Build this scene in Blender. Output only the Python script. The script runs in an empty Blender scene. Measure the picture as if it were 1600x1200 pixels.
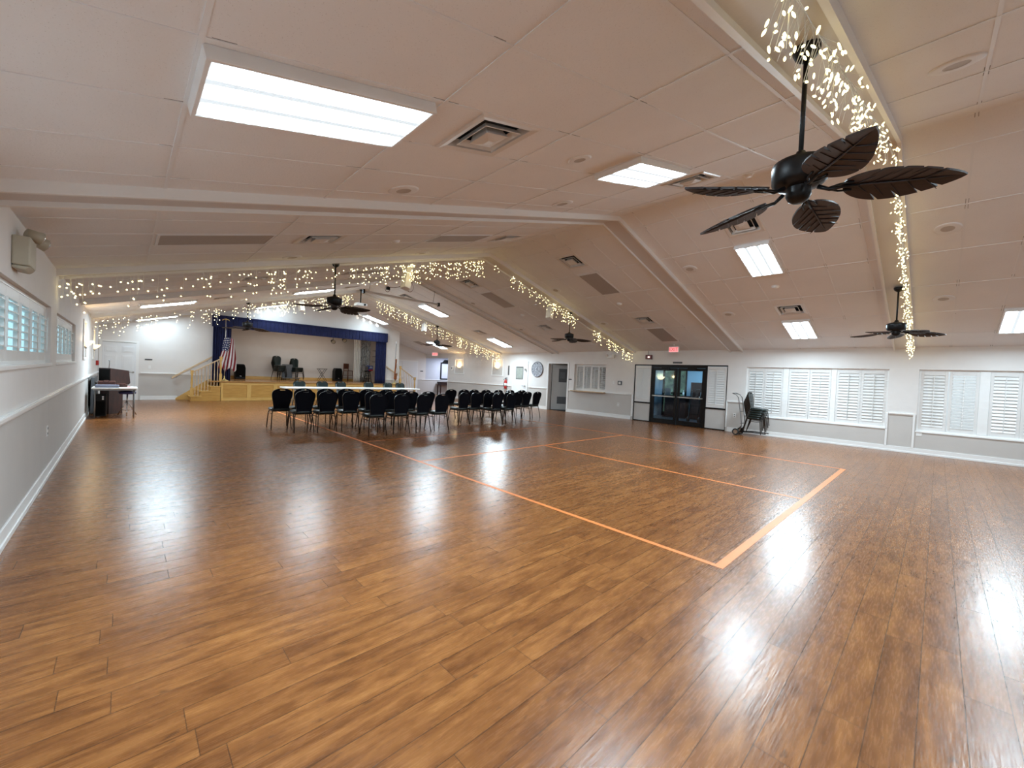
import bpy, math, random
from mathutils import Matrix, Vector
rnd = random.Random(7)
PI = math.pi
scene = bpy.context.scene
COL = scene.collection

# ------------------------------------------------------------------ room dimensions (metres)
XL, XR, XC = -0.65, 13.78, 6.565
ZW, ZR = 2.565, 4.487
S = (ZR - ZW) / (XC - XL)
TH = math.atan(S)
YF, YB, YS = -4.6, 19.6, 22.4
CAMH = 1.46
BEAMS = [-3.1, 0.63, 4.40, 8.05, 11.75, 15.45]
XG = [XL, .207, 1.387, 2.567, 3.747, 4.927, 6.107, XC]
XGR = [XC] + [2 * XC - x for x in XG[-2:0:-1]] + [XR]
COLC = [.797, 1.977, 3.157, 4.337, 5.517, 7.613, 8.793, 9.973, 11.153, 12.333]

def zc(x):
    return ZW + S * (x - XL) if x <= XC else ZW + S * (XR - x)

# ------------------------------------------------------------------ mesh builder
class MB:
    def __init__(s):
        s.v = []; s.f = []; s.m = []; s.uv = []; s.hasuv = False; s.M = Matrix.Identity(4); s.sm = []
    def pt(s, p):
        s.v.append(tuple(s.M @ Vector(p))); return len(s.v) - 1
    def face(s, idx, m=0, uv=None, sm=False):
        s.f.append(tuple(idx)); s.m.append(m); s.uv.append(uv); s.sm.append(sm)
        if uv: s.hasuv = True
    def poly(s, pts, m=0, uv=None):
        s.face([s.pt(p) for p in pts], m, uv)
    def box(s, a, b, m=0):
        x0, y0, z0 = a; x1, y1, z1 = b
        if x0 > x1: x0, x1 = x1, x0
        if y0 > y1: y0, y1 = y1, y0
        if z0 > z1: z0, z1 = z1, z0
        i = [s.pt(p) for p in ((x0,y0,z0),(x1,y0,z0),(x1,y1,z0),(x0,y1,z0),(x0,y0,z1),(x1,y0,z1),(x1,y1,z1),(x0,y1,z1))]
        for q in ((0,3,2,1),(4,5,6,7),(0,1,5,4),(1,2,6,5),(2,3,7,6),(3,0,4,7)):
            s.face([i[k] for k in q], m)
    def cbox(s, c, d, m=0):
        s.box([c[k]-d[k]/2 for k in range(3)], [c[k]+d[k]/2 for k in range(3)], m)
    def ring(s, c, ax, r, n, up=None):
        ax = Vector(ax).normalized()
        t = Vector(up) if up else (Vector((0,0,1)) if abs(ax.z) < .9 else Vector((1,0,0)))
        u = ax.cross(t).normalized(); w = ax.cross(u).normalized()
        c = Vector(c)
        return [s.pt(c + u*r*math.cos(2*PI*k/n) + w*r*math.sin(2*PI*k/n)) for k in range(n)]
    def bridge(s, a, b, m=0, sm=True):
        n = len(a)
        for k in range(n):
            s.face((a[k], a[(k+1)%n], b[(k+1)%n], b[k]), m, None, sm)
    def cyl(s, p0, p1, r0, r1=None, n=12, m=0, caps=True):
        r1 = r0 if r1 is None else r1
        d = Vector(p1) - Vector(p0)
        a = s.ring(p0, d, r0, n); b = s.ring(p1, d, r1, n)
        s.bridge(b, a, m)
        if caps:
            s.face(a, m); s.face(b[::-1], m)
    def tube(s, pts, r, n=8, m=0, caps=True):
        pts = [Vector(p) for p in pts]; prev = None; first = None
        for i, p in enumerate(pts):
            if i == 0: d = pts[1] - p
            elif i == len(pts)-1: d = p - pts[i-1]
            else: d = (pts[i+1]-p).normalized() + (p-pts[i-1]).normalized()
            rr = r[i] if isinstance(r, (list, tuple)) else r
            k = s.ring(p, d, rr, n)
            if prev: s.bridge(k, prev, m)
            else: first = k
            prev = k
        if caps:
            s.face(first, m); s.face(prev[::-1], m)
    def lathe(s, prof, c=(0,0,0), n=20, m=0, sm=True):
        prev = None
        for r, z in prof:
            cur = [s.pt((c[0]+max(r,1e-4)*math.cos(2*PI*k/n), c[1]+max(r,1e-4)*math.sin(2*PI*k/n), c[2]+z)) for k in range(n)]
            if prev: s.bridge(prev, cur, m, sm)
            prev = cur
    def prism(s, poly, h0, h1, m=0, ax='z'):
        """polygon (2D) extruded between h0 and h1 along axis ax"""
        def P(a, b, h): return {'z': (a,b,h), 'y': (a,h,b), 'x': (h,a,b)}[ax]
        lo = [s.pt(P(a,b,h0)) for a,b in poly]; hi = [s.pt(P(a,b,h1)) for a,b in poly]
        s.face(lo[::-1], m); s.face(hi, m)
        n = len(poly)
        for k in range(n): s.face((lo[k], lo[(k+1)%n], hi[(k+1)%n], hi[k]), m)
    def blob(s, c, r, n=8, k=5, m=0, rz=None):
        rx, ry, rz = r if isinstance(r, (tuple, list)) else (r, r, r)
        prev = None
        for j in range(k+1):
            a = PI*j/k; rr = max(math.sin(a), 1e-3)
            cur = [s.pt((c[0]+rx*rr*math.cos(2*PI*i/n), c[1]+ry*rr*math.sin(2*PI*i/n), c[2]-rz*math.cos(a))) for i in range(n)]
            if prev: s.bridge(prev, cur, m)
            prev = cur
    def mesh(s, name, mats):
        me = bpy.data.meshes.new(name); me.from_pydata(s.v, [], s.f)
        for m in (mats if isinstance(mats, (list, tuple)) else [mats]): me.materials.append(m)
        me.polygons.foreach_set('material_index', s.m)
        me.polygons.foreach_set('use_smooth', s.sm)
        if s.hasuv:
            L = me.uv_layers.new(name='UVMap'); i = 0
            for f, uv in zip(s.f, s.uv):
                for k in range(len(f)):
                    L.data[i].uv = uv[k] if uv else (.5, .5); i += 1
        me.update(); return me
    def build(s, name, mats, parent=None, bevel=0, loc=None, label=None):
        o = bpy.data.objects.new(name, s.mesh(name, mats)); COL.objects.link(o)
        if parent: o.parent = parent
        if loc: o.location = loc
        if bevel:
            b = o.modifiers.new('bevel', 'BEVEL'); b.width = bevel; b.segments = 2; b.limit_method = 'ANGLE'; b.angle_limit = .7
        if label: o['label'] = label
        return o

def tag(o, label, cat, group=None, kind=None):
    o['label'] = label; o['category'] = cat
    if group: o['group'] = group
    if kind: o['kind'] = kind
    return o
def empty(name, loc=(0,0,0), rz=0, ry=0):
    o = bpy.data.objects.new(name, None); COL.objects.link(o)
    o.location = loc; o.rotation_euler = (0, ry, rz); o.empty_display_size = .1
    return o
def thing(name, label, cat, loc=(0,0,0), rz=0, group=None, ry=0):
    return tag(empty(name, loc, rz, ry), label, cat, group)
def struct(o):
    o['kind'] = 'structure'; return o
def copy_tree(o, parent=None):
    c = o.copy(); COL.objects.link(c)
    if parent: c.parent = parent
    for ch in list(KIDS.get(o.name, o.children)): copy_tree(ch, c)
    return c
KIDS = {}
def dup(proto, loc, rz, label, group=None, ry=None):
    c = copy_tree(proto); c.location = loc
    c.rotation_euler = (0, proto.rotation_euler.y if ry is None else ry, rz)
    c['label'] = label
    if group: c['group'] = group
    return c
def text(body, size, parent, mat, loc, rot, name='lettering', ext=.001):
    cu = bpy.data.curves.new(name, 'FONT'); cu.body = body; cu.size = size; cu.extrude = ext
    cu.align_x = 'CENTER'; cu.align_y = 'CENTER'; cu.materials.append(mat)
    tmp = bpy.data.objects.new('tmp_text', cu); COL.objects.link(tmp); bpy.context.view_layer.update()
    me = bpy.data.meshes.new_from_object(tmp.evaluated_get(bpy.context.evaluated_depsgraph_get())); me.name = name
    bpy.data.objects.remove(tmp); bpy.data.curves.remove(cu)
    if not me.materials: me.materials.append(mat)
    o = bpy.data.objects.new(name, me); COL.objects.link(o); o.parent = parent
    o.location = loc; o.rotation_euler = rot
    return o

# ------------------------------------------------------------------ materials
def mat(name, col, rough=.6, metal=0, spec=.5, emit=None, es=0, noise=0, nscale=20, bump=0, bscale=60, coat=0):
    m = bpy.data.materials.new(name); m.use_nodes = True
    nt = m.node_tree; b = nt.nodes['Principled BSDF']
    b.inputs['Base Color'].default_value = (*col, 1); b.inputs['Roughness'].default_value = rough
    b.inputs['Metallic'].default_value = metal; b.inputs['Specular IOR Level'].default_value = spec
    if coat: b.inputs['Coat Weight'].default_value = coat
    if emit:
        b.inputs['Emission Color'].default_value = (*emit, 1); b.inputs['Emission Strength'].default_value = es
    if noise or bump:
        tc = nt.nodes.new('ShaderNodeTexCoord')
    if noise:
        n = nt.nodes.new('ShaderNodeTexNoise'); n.inputs['Scale'].default_value = nscale; n.inputs['Detail'].default_value = 4
        nt.links.new(tc.outputs['Object'], n.inputs['Vector'])
        r = nt.nodes.new('ShaderNodeValToRGB')
        r.color_ramp.elements[0].position = .3; r.color_ramp.elements[1].position = .7
        r.color_ramp.elements[0].color = (*[c*(1-noise) for c in col], 1)
        r.color_ramp.elements[1].color = (*[min(1, c*(1+noise)) for c in col], 1)
        nt.links.new(n.outputs['Fac'], r.inputs['Fac']); nt.links.new(r.outputs['Color'], b.inputs['Base Color'])
    if bump:
        n2 = nt.nodes.new('ShaderNodeTexNoise'); n2.inputs['Scale'].default_value = bscale; n2.inputs['Detail'].default_value = 3
        nt.links.new(tc.outputs['Object'], n2.inputs['Vector'])
        bp = nt.nodes.new('ShaderNodeBump'); bp.inputs['Strength'].default_value = bump; bp.inputs['Distance'].default_value = .01
        nt.links.new(n2.outputs['Fac'], bp.inputs['Height']); nt.links.new(bp.outputs['Normal'], b.inputs['Normal'])
    return m

class NT:
    def __init__(s, name):
        s.m = bpy.data.materials.new(name); s.m.use_nodes = True; s.t = s.m.node_tree
        s.b = s.t.nodes['Principled BSDF']; s.out = s.t.nodes['Material Output']
    def n(s, kind, **kw):
        x = s.t.nodes.new('ShaderNode' + kind)
        for k, v in kw.items(): setattr(x, k, v)
        return x
    def l(s, a, b): s.t.links.new(a, b)
    def math(s, op, a, b=None, c=None):
        x = s.n('Math', operation=op)
        for i, v in enumerate((a, b, c)):
            if v is None: continue
            if isinstance(v, (int, float)): x.inputs[i].default_value = v
            else: s.l(v, x.inputs[i])
        return x.outputs[0]
    def mix(s, fac, a, b, blend='MIX'):
        x = s.n('Mix', data_type='RGBA', blend_type=blend)
        for i, v in ((0, fac), (6, a), (7, b)):
            if isinstance(v, (int, float)): x.inputs[i].default_value = v
            elif isinstance(v, tuple): x.inputs[i].default_value = (*v, 1)
            else: s.l(v, x.inputs[i])
        return x.outputs[2]
    def ramp(s, fac, stops):
        r = s.n('ValToRGB'); e = r.color_ramp.elements
        while len(e) < len(stops): e.new(.5)
        for q, (p, c) in zip(e, stops): q.position = p; q.color = (*c, 1)
        s.l(fac, r.inputs[0]); return r.outputs[0]

def floor_material():
    k = NT('wood_plank_floor'); PW, PL = .152, 1.22
    tc = k.n('TexCoord'); sp = k.n('SeparateXYZ'); k.l(tc.outputs['Object'], sp.inputs[0])
    x, y = sp.outputs[0], sp.outputs[1]
    row = k.math('FLOOR', k.math('DIVIDE', y, PW))
    wn = k.n('TexWhiteNoise', noise_dimensions='1D'); k.l(row, wn.inputs['W'])
    xs = k.math('ADD', k.math('DIVIDE', x, PL), k.math('MULTIPLY', wn.outputs['Value'], 7.3))
    colm = k.math('FLOOR', xs)
    cid = k.n('CombineXYZ'); k.l(row, cid.inputs[0]); k.l(colm, cid.inputs[1])
    wn2 = k.n('TexWhiteNoise', noise_dimensions='2D'); k.l(cid.outputs[0], wn2.inputs['Vector'])
    # seams
    fy = k.math('FRACT', k.math('DIVIDE', y, PW)); fx = k.math('FRACT', xs)
    ey = k.math('MULTIPLY', k.math('MINIMUM', fy, k.math('SUBTRACT', 1.0, fy)), PW)
    ex = k.math('MULTIPLY', k.math('MINIMUM', fx, k.math('SUBTRACT', 1.0, fx)), PL)
    seam = k.math('LESS_THAN', k.math('MINIMUM', ex, ey), .0016)
    # grain, stretched along the plank, shifted per plank
    off = k.n('CombineXYZ'); k.l(k.math('MULTIPLY', wn2.outputs['Value'], 40.0), off.inputs[0]); k.l(k.math('MULTIPLY', row, 3.7), off.inputs[1])
    ad = k.n('VectorMath', operation='ADD'); k.l(tc.outputs['Object'], ad.inputs[0]); k.l(off.outputs[0], ad.inputs[1])
    def grain(sx, sy, scale, det, rough=.55, dist=0.):
        mp = k.n('Mapping'); mp.inputs['Scale'].default_value = (sx, sy, 1); k.l(ad.outputs[0], mp.inputs[0])
        n = k.n('TexNoise'); n.inputs['Scale'].default_value = scale; n.inputs['Detail'].default_value = det
        n.inputs['Roughness'].default_value = rough; n.inputs['Distortion'].default_value = dist
        k.l(mp.outputs[0], n.inputs['Vector']); return n.outputs['Fac']
    g1 = grain(1.6, 9, 2.0, 5, .62, .4)
    g2 = grain(3, 30, 4.0, 4)
    g3 = grain(7, 16, 1.6, 3, .5)
    base = k.ramp(g1, [(.28, (.125, .044, .012)), (.45, (.208, .077, .021)), (.60, (.285, .114, .033)), (.78, (.355, .153, .047))])
    tint = k.ramp(wn2.outputs['Value'], [(0, (.80, .75, .72)), (.5, (1.0, .97, .93)), (1, (1.12, 1.12, 1.10))])
    c = k.mix(.85, base, tint, 'MULTIPLY')
    c = k.mix(.38, c, k.ramp(g2, [(.3, (.72, .68, .64)), (.65, (1.08, 1.06, 1.04))]), 'MULTIPLY')
    c = k.mix(k.ramp(g3, [(.27, (.6,)*3), (.36, (0,)*3)]), c, (.07, .028, .012))
    c = k.mix(k.math('MULTIPLY', seam, .72), c, (.03, .014, .007))
    k.l(c, k.b.inputs['Base Color'])
    r = k.ramp(g2, [(.2, (.215,)*3), (.8, (.32,)*3)])
    k.l(r, k.b.inputs['Roughness']); k.b.inputs['Specular IOR Level'].default_value = .5
    # hand-scraped waviness
    h1 = grain(2.2, 13, 1.5, 2, .5)
    h2 = grain(6, 60, 1.6, 2, .5)
    h = k.math('ADD', k.math('MULTIPLY', h1, .0008), k.math('MULTIPLY', h2, .00050))
    h = k.math('SUBTRACT', h, k.math('MULTIPLY', seam, .0012))
    bp = k.n('Bump'); bp.inputs['Strength'].default_value = 1.0; bp.inputs['Distance'].default_value = 1.0
    k.l(h, bp.inputs['Height']); k.l(bp.outputs['Normal'], k.b.inputs['Normal'])
    return k.m

def tile_material():
    k = NT('ceiling_tile'); tc = k.n('TexCoord'); uv = k.n('SeparateXYZ'); k.l(tc.outputs['UV'], uv.inputs[0])
    n = k.n('TexNoise'); n.inputs['Scale'].default_value = 1.3; n.inputs['Detail'].default_value = 3; k.l(tc.outputs['Object'], n.inputs['Vector'])
    c = k.ramp(n.outputs['Fac'], [(.3, (.80, .80, .815)), (.7, (.84, .845, .86))])
    v = k.n('TexVoronoi'); v.inputs['Scale'].default_value = 95; k.l(tc.outputs['Object'], v.inputs['Vector'])
    n2 = k.n('TexNoise'); n2.inputs['Scale'].default_value = 70; k.l(tc.outputs['Object'], n2.inputs['Vector'])
    pit = k.math('MULTIPLY', k.math('LESS_THAN', v.outputs['Distance'], .20), k.math('GREATER_THAN', n2.outputs['Fac'], .52))
    c = k.mix(k.math('MULTIPLY', pit, .28), c, (.30, .27, .25))
    u, w = uv.outputs[0], uv.outputs[1]
    e = k.math('MULTIPLY', k.math('MINIMUM', w, k.math('SUBTRACT', 1.0, w)), .61)
    corner = k.math('LESS_THAN', k.math('ADD', k.math('MINIMUM', u, k.math('SUBTRACT', 1.0, u)), k.math('MULTIPLY', n.outputs['Fac'], .2)), .20)
    n3 = k.n('TexNoise'); n3.inputs['Scale'].default_value = 1.7; n3.inputs['Detail'].default_value = 1; k.l(tc.outputs['Object'], n3.inputs['Vector'])
    gap = k.math('MULTIPLY', k.math('MULTIPLY', k.math('LESS_THAN', e, .0165), k.math('GREATER_THAN', n3.outputs['Fac'], .47)), corner)
    c = k.mix(k.math('MULTIPLY', gap, .75), c, (.08, .065, .055))
    k.l(c, k.b.inputs['Base Color']); k.b.inputs['Roughness'].default_value = .9; k.b.inputs['Specular IOR Level'].default_value = .15
    bp = k.n('Bump'); bp.inputs['Strength'].default_value = .35; bp.inputs['Distance'].default_value = .004
    k.l(n2.outputs['Fac'], bp.inputs['Height']); k.l(bp.outputs['Normal'], k.b.inputs['Normal'])
    return k.m

def wood(name, a, b, rough=.4, sx=2, sy=14, sz=14):
    k = NT(name); tc = k.n('TexCoord'); mp = k.n('Mapping'); mp.inputs['Scale'].default_value = (sx, sy, sz); k.l(tc.outputs['Object'], mp.inputs[0])
    n = k.n('TexNoise'); n.inputs['Scale'].default_value = 1.6; n.inputs['Detail'].default_value = 5; n.inputs['Distortion'].default_value = .6
    k.l(mp.outputs[0], n.inputs['Vector'])
    k.l(k.ramp(n.outputs['Fac'], [(.3, a), (.7, b)]), k.b.inputs['Base Color']); k.b.inputs['Roughness'].default_value = rough
    return k.m

def flag_material():
    k = NT('striped_flag_cloth'); tc = k.n('TexCoord'); uv = k.n('SeparateXYZ'); k.l(tc.outputs['UV'], uv.inputs[0])
    u, v = uv.outputs[0], uv.outputs[1]
    st = k.math('GREATER_THAN', k.math('FRACT', k.math('MULTIPLY', v, 6.5)), .5)
    c = k.mix(st, (.70, .66, .66), (.22, .012, .02))
    can = k.math('MULTIPLY', k.math('LESS_THAN', u, .40), k.math('GREATER_THAN', v, .46))
    su = k.math('SUBTRACT', k.math('FRACT', k.math('MULTIPLY', u, 15.0)), .5); sv = k.math('SUBTRACT', k.math('FRACT', k.math('MULTIPLY', v, 9.0)), .5)
    d = k.math('SQRT', k.math('ADD', k.math('MULTIPLY', su, su), k.math('MULTIPLY', sv, sv)))
    cc = k.mix(k.math('LESS_THAN', d, .27), (.012, .02, .10), (.75, .75, .75))
    k.l(k.mix(can, c, cc), k.b.inputs['Base Color']); k.b.inputs['Roughness'].default_value = .75
    return k.m

def sparkle_material():
    k = NT('silver_tinsel'); tc = k.n('TexCoord'); mp = k.n('Mapping'); mp.inputs['Scale'].default_value = (60, 60, 14); k.l(tc.outputs['Object'], mp.inputs[0])
    v = k.n('TexVoronoi'); v.inputs['Scale'].default_value = 1.0; k.l(mp.outputs[0], v.inputs['Vector'])
    k.l(k.ramp(v.outputs['Color'], [(.2, (.25, .25, .25)), (.8, (.80, .80, .78))]), k.b.inputs['Base Color'])
    k.b.inputs['Metallic'].default_value = .6; k.b.inputs['Roughness'].default_value = .35
    bp = k.n('Bump'); bp.inputs['Strength'].default_value = .8; bp.inputs['Distance'].default_value = .02
    k.l(v.outputs['Distance'], bp.inputs['Height']); k.l(bp.outputs['Normal'], k.b.inputs['Normal'])
    return k.m

def glass_material():
    k = NT('clear_glass'); t = k.n('BsdfTransparent'); t.inputs[0].default_value = (.80, .88, .92, 1)
    g = k.n('BsdfGlossy'); g.inputs['Roughness'].default_value = .02
    fr = k.n('Fresnel'); fr.inputs['IOR'].default_value = 1.5
    mx = k.n('MixShader'); k.l(fr.outputs[0], mx.inputs[0]); k.l(t.outputs[0], mx.inputs[1]); k.l(g.outputs[0], mx.inputs[2])
    k.l(mx.outputs[0], k.out.inputs[0]); return k.m

def obscure_material(name, tc_):
    k = NT(name); t = k.n('BsdfTransparent'); t.inputs[0].default_value = (*tc_, 1)
    d = k.n('BsdfTranslucent'); d.inputs[0].default_value = (*[c*.9 for c in tc_], 1)
    mx = k.n('MixShader'); mx.inputs[0].default_value = .5; k.l(t.outputs[0], mx.inputs[1]); k.l(d.outputs[0], mx.inputs[2])
    k.l(mx.outputs[0], k.out.inputs[0]); return k.m

def lens_material(power=1.0):
    """prismatic diffuser lit by four tubes behind it (along local X)"""
    k = NT('lit_diffuser'); tc = k.n('TexCoord'); sp = k.n('SeparateXYZ'); k.l(tc.outputs['Object'], sp.inputs[0])
    a = k.math('ABSOLUTE', k.math('SINE', k.math('MULTIPLY', k.math('ADD', sp.outputs[1], .28), PI * 3 / .56)))
    ex = k.math('MINIMUM', k.math('MULTIPLY', k.math('SUBTRACT', .562, k.math('ABSOLUTE', sp.outputs[0])), 9.0), 1.0)
    st = k.math('MULTIPLY_ADD', k.math('MULTIPLY', k.math('MAXIMUM', k.math('MULTIPLY', k.math('SUBTRACT', a, .32), 1.47), 0.0), k.math('MAXIMUM', ex, 0.0)), PANEL * 2.15 * power, .088)
    k.l(st, k.b.inputs['Emission Strength']); k.b.inputs['Emission Color'].default_value = (.70, .885, 1.0, 1)
    k.b.inputs['Base Color'].default_value = (.8, .8, .8, 1); k.b.inputs['Roughness'].default_value = .5
    return k.m

def foliage_glow():
    k = NT('outdoor_garden'); tc = k.n('TexCoord'); n = k.n('TexNoise'); n.inputs['Scale'].default_value = 5; n.inputs['Detail'].default_value = 6
    k.l(tc.outputs['Object'], n.inputs['Vector'])
    k.l(k.ramp(n.outputs['Fac'], [(.35, (.03, .06, .03)), (.6, (.22, .32, .16)), (.75, (.5, .6, .5))]), k.b.inputs['Base Color'])
    return k.m

PANEL = 9.0
M = dict(
    lenside=mat('translucent_light_side', (.8, .8, .8), .4, noise=.02, nscale=10),
    floor=floor_material(), tile=tile_material(), lens=lens_material(.88), lensnear=lens_material(.55), lensmid=lens_material(1.12), lensdim=lens_material(.17), flag=flag_material(), tinsel=sparkle_material(),
    glass=glass_material(), obscure=obscure_material('obscure_window_glass', (.78, .96, 1)), milky=obscure_material('milky_window_glass', (1, 1, 1)), garden=foliage_glow(),
    tbar=mat('ceiling_bar_paint', (.80, .81, .83), .6, spec=.2),
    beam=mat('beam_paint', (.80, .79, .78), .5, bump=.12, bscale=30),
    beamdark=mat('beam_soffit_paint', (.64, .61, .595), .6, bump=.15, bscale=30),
    wall=mat('upper_wall_paint', (.765, .74, .72), .7, spec=.25, noise=.02, nscale=3, bump=.05, bscale=40),
    wain=mat('lower_wall_paint', (.57, .545, .52), .65, spec=.25, noise=.02, nscale=3, bump=.05, bscale=40),
    stagewall=mat('stage_wall_paint', (.60, .565, .535), .75, spec=.2, noise=.02, nscale=3),
    trim=mat('white_trim_paint', (.84, .84, .83), .35, noise=.01, nscale=8),
    white=mat('white_enamel', (.82, .82, .81), .35, noise=.01, nscale=8),
    shutter=mat('shutter_paint', (.75, .74, .725), .4, noise=.01, nscale=8),
    door=mat('white_door_paint', (.78, .80, .82), .4, noise=.01, nscale=8),
    shadeddoor=mat('shaded_white_door', (.42, .43, .43), .5, noise=.02, nscale=6),  # white door standing in shade; the shade is put into this grey
    metalwhite=mat('diffuser_metal', (.72, .69, .66), .35, noise=.02, nscale=12),
    duct=mat('duct_black', (.015, .015, .016), .7, noise=.3, nscale=60),
    grille=mat('return_grille_grey', (.43, .39, .37), .7, noise=.05, nscale=90, bump=.5, bscale=160),
    speakergrille=mat('speaker_grille_grey', (.50, .46, .43), .7, noise=.1, nscale=200),
    fanblack=mat('oil_rubbed_bronze', (.008, .007, .0075), .4, metal=.3, spec=.35, noise=.2, nscale=20),
    leaf=wood('carved_leaf_blade', (.011, .0065, .006), (.028, .015, .0145), .45, 3, 24, 24),
    bulb=mat('warm_fairy_bulb', (1, .9, .7), .3, emit=(1, .82, .36), es=.62),
    wire=mat('clear_string_wire', (.75, .74, .70), .4, noise=.05, nscale=50),
    vinyl=mat('dark_green_vinyl', (.0045, .0125, .0120), .30, noise=.15, nscale=14, bump=.06, bscale=90),
    shell=mat('black_navy_fabric_shell', (.0022, .0026, .0058), .7, spec=.12, noise=.2, nscale=40),
    tube=mat('bronze_tube_metal', (.030, .024, .020), .38, metal=.5, noise=.1, nscale=30),
    chrome=mat('chrome', (.62, .62, .63), .15, metal=1, noise=.03, nscale=20),
    tabletop=mat('white_plastic_tabletop', (.80, .80, .77), .35, noise=.02, nscale=10),
    greymetal=mat('grey_steel', (.22, .22, .22), .4, metal=.6, noise=.05, nscale=20),
    oak=wood('honey_oak', (.55, .32, .085), (.70, .44, .14), .38),
    oakv=wood('honey_oak_upright', (.55, .32, .085), (.70, .44, .14), .38, 14, 14, 2),
    oakpanel=wood('oak_panel_veneer', (.44, .225, .045), (.56, .31, .075), .45),
    stagefloor=wood('stage_floor_boards', (.30, .145, .045), (.45, .23, .08), .22),
    rail=wood('light_oak_rail', (.55, .39, .24), (.70, .53, .35), .38, 3, 12, 12),
    curtain=mat('navy_velour', (.0065, .011, .062), .9, noise=.2, nscale=10),
    mahog=wood('dark_mahogany', (.014, .0045, .003), (.038, .011, .007), .5, 8, 8, 2),
    black=mat('black_plastic', (.004, .004, .0045), .5, spec=.25, noise=.2, nscale=40),
    blackgrille=mat('black_speaker_mesh', (.003, .003, .003), .8, spec=.1, noise=.4, nscale=200),
    bronze=mat('dark_bronze_aluminium', (.0075, .005, .004), .38, metal=.3, spec=.3, noise=.1, nscale=20),
    tape=mat('orange_floor_tape', (.78, .24, .065), .45, noise=.07, nscale=9),
    beige=mat('beige_plastic', (.44, .40, .31), .5, noise=.03, nscale=20),
    greyplastic=mat('grey_plastic', (.085, .09, .098), .5, noise=.05, nscale=20),
    red=mat('red_enamel', (.42, .014, .012), .35, noise=.1, nscale=20),
    darkred=mat('dark_red_plastic', (.10, .006, .008), .4, noise=.1, nscale=20),
    exitlit=mat('exit_sign_face', (.9, .5, .5), .4, emit=(1, .35, .36), es=.085),
    exitletter=mat('exit_letter_red', (.7, .02, .04), .4, emit=(1, .03, .07), es=.05),
    strobe=mat('strobe_lens', (.9, .85, .85), .2, emit=(1, .6, .55), es=.15),
    sconce=mat('alabaster_sconce_glass', (.9, .82, .65), .4, emit=(1, .74, .38), es=.24, noise=.08, nscale=12),
    nickel=mat('brushed_nickel', (.45, .42, .38), .35, metal=.9, noise=.05, nscale=30),
    lampglass=mat('clear_lamp_head', (.8, .8, .8), .1, metal=.7, noise=.03, nscale=10),
    trackwhite=mat('track_head_white', (.8, .8, .78), .4, noise=.02, nscale=10, emit=(1, .9, .75), es=.06),
    brown=mat('brown_leather_case', (.075, .022, .014), .5, noise=.25, nscale=14),
    bluegrey=mat('blue_grey_case', (.20, .22, .30), .5, noise=.1, nscale=14),
    bluevinyl=mat('blue_vinyl', (.015, .02, .10), .35, noise=.15, nscale=14),
    pink=mat('pink_paper', (.72, .45, .45), .6, noise=.1, nscale=30),
    woodbrown=wood('brown_stool_wood', (.07, .022, .012), (.14, .05, .028), .45, 10, 10, 3),
    gold=mat('gilt_finial', (.55, .40, .16), .35, metal=.8, noise=.1, nscale=30),
    whiteflag=mat('white_flag_satin', (.72, .70, .66), .6, noise=.05, nscale=12),
    orangeflag=mat('orange_brown_flag_cloth', (.36, .115, .035), .7, noise=.35, nscale=9),
    clockrim=mat('pewter_rim', (.20, .20, .22), .45, metal=.5, noise=.2, nscale=30),
    clockface=mat('weathered_clock_face', (.46, .47, .51), .7, noise=.25, nscale=18),
    clockdark=mat('clock_numeral_dark', (.07, .07, .085), .6, noise=.1, nscale=30),
    silverpole=mat('silver_flagpole', (.60, .58, .55), .3, metal=.8, noise=.05, nscale=20),
    bluecast=mat('pale_blue_cast', (.34, .47, .57), .7, noise=.02, nscale=4),  # daylight's blue cast is put into the foyer wall colour
    bluewain=mat('slate_blue_cast', (.16, .22, .27), .7, noise=.03, nscale=4),  # lower foyer wall, tinted with the same daylight blue
    darkfloor=mat('dark_slate_floor', (.035, .042, .05), .3, noise=.3, nscale=6),
    hallpaint=mat('hall_blue_white_paint', (.56, .58, .64), .7, noise=.02, nscale=4),
    carpet=mat('dark_mat', (.012, .012, .013), .9, noise=.4, nscale=60),
    paper=mat('white_paper', (.75, .75, .74), .7, noise=.03, nscale=20),
    plaque=mat('dark_plaque', (.05, .05, .055), .4, noise=.1, nscale=20),
    rubber=mat('black_rubber', (.012, .012, .012), .7, noise=.3, nscale=40),
    copper=mat('copper_cord', (.16, .07, .05), .5, noise=.2, nscale=30),
    signblue=mat('blue_sign_print', (.05, .10, .36), .5, noise=.05, nscale=10),
    signred=mat('red_sign_print', (.42, .03, .04), .5, noise=.05, nscale=10),
    glassdim=mat('frosted_door_lite', (.34, .36, .32), .3, noise=.1, nscale=10),
)

for k_, m_ in M.items():     # only the ceiling panels are worth aiming light samples at
    m_.cycles.emission_sampling = 'FRONT' if k_ in ('lens', 'lensnear', 'lensmid', 'lensdim') else 'NONE'
# ================================================================== ROOM SHELL
# floor
b = MB(); b.poly([(XL-.05, YF, 0), (17.6, YF, 0), (17.6, YS+.05, 0), (XL-.05, YS+.05, 0)])
struct(b.build('floor', M['floor']))

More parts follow.
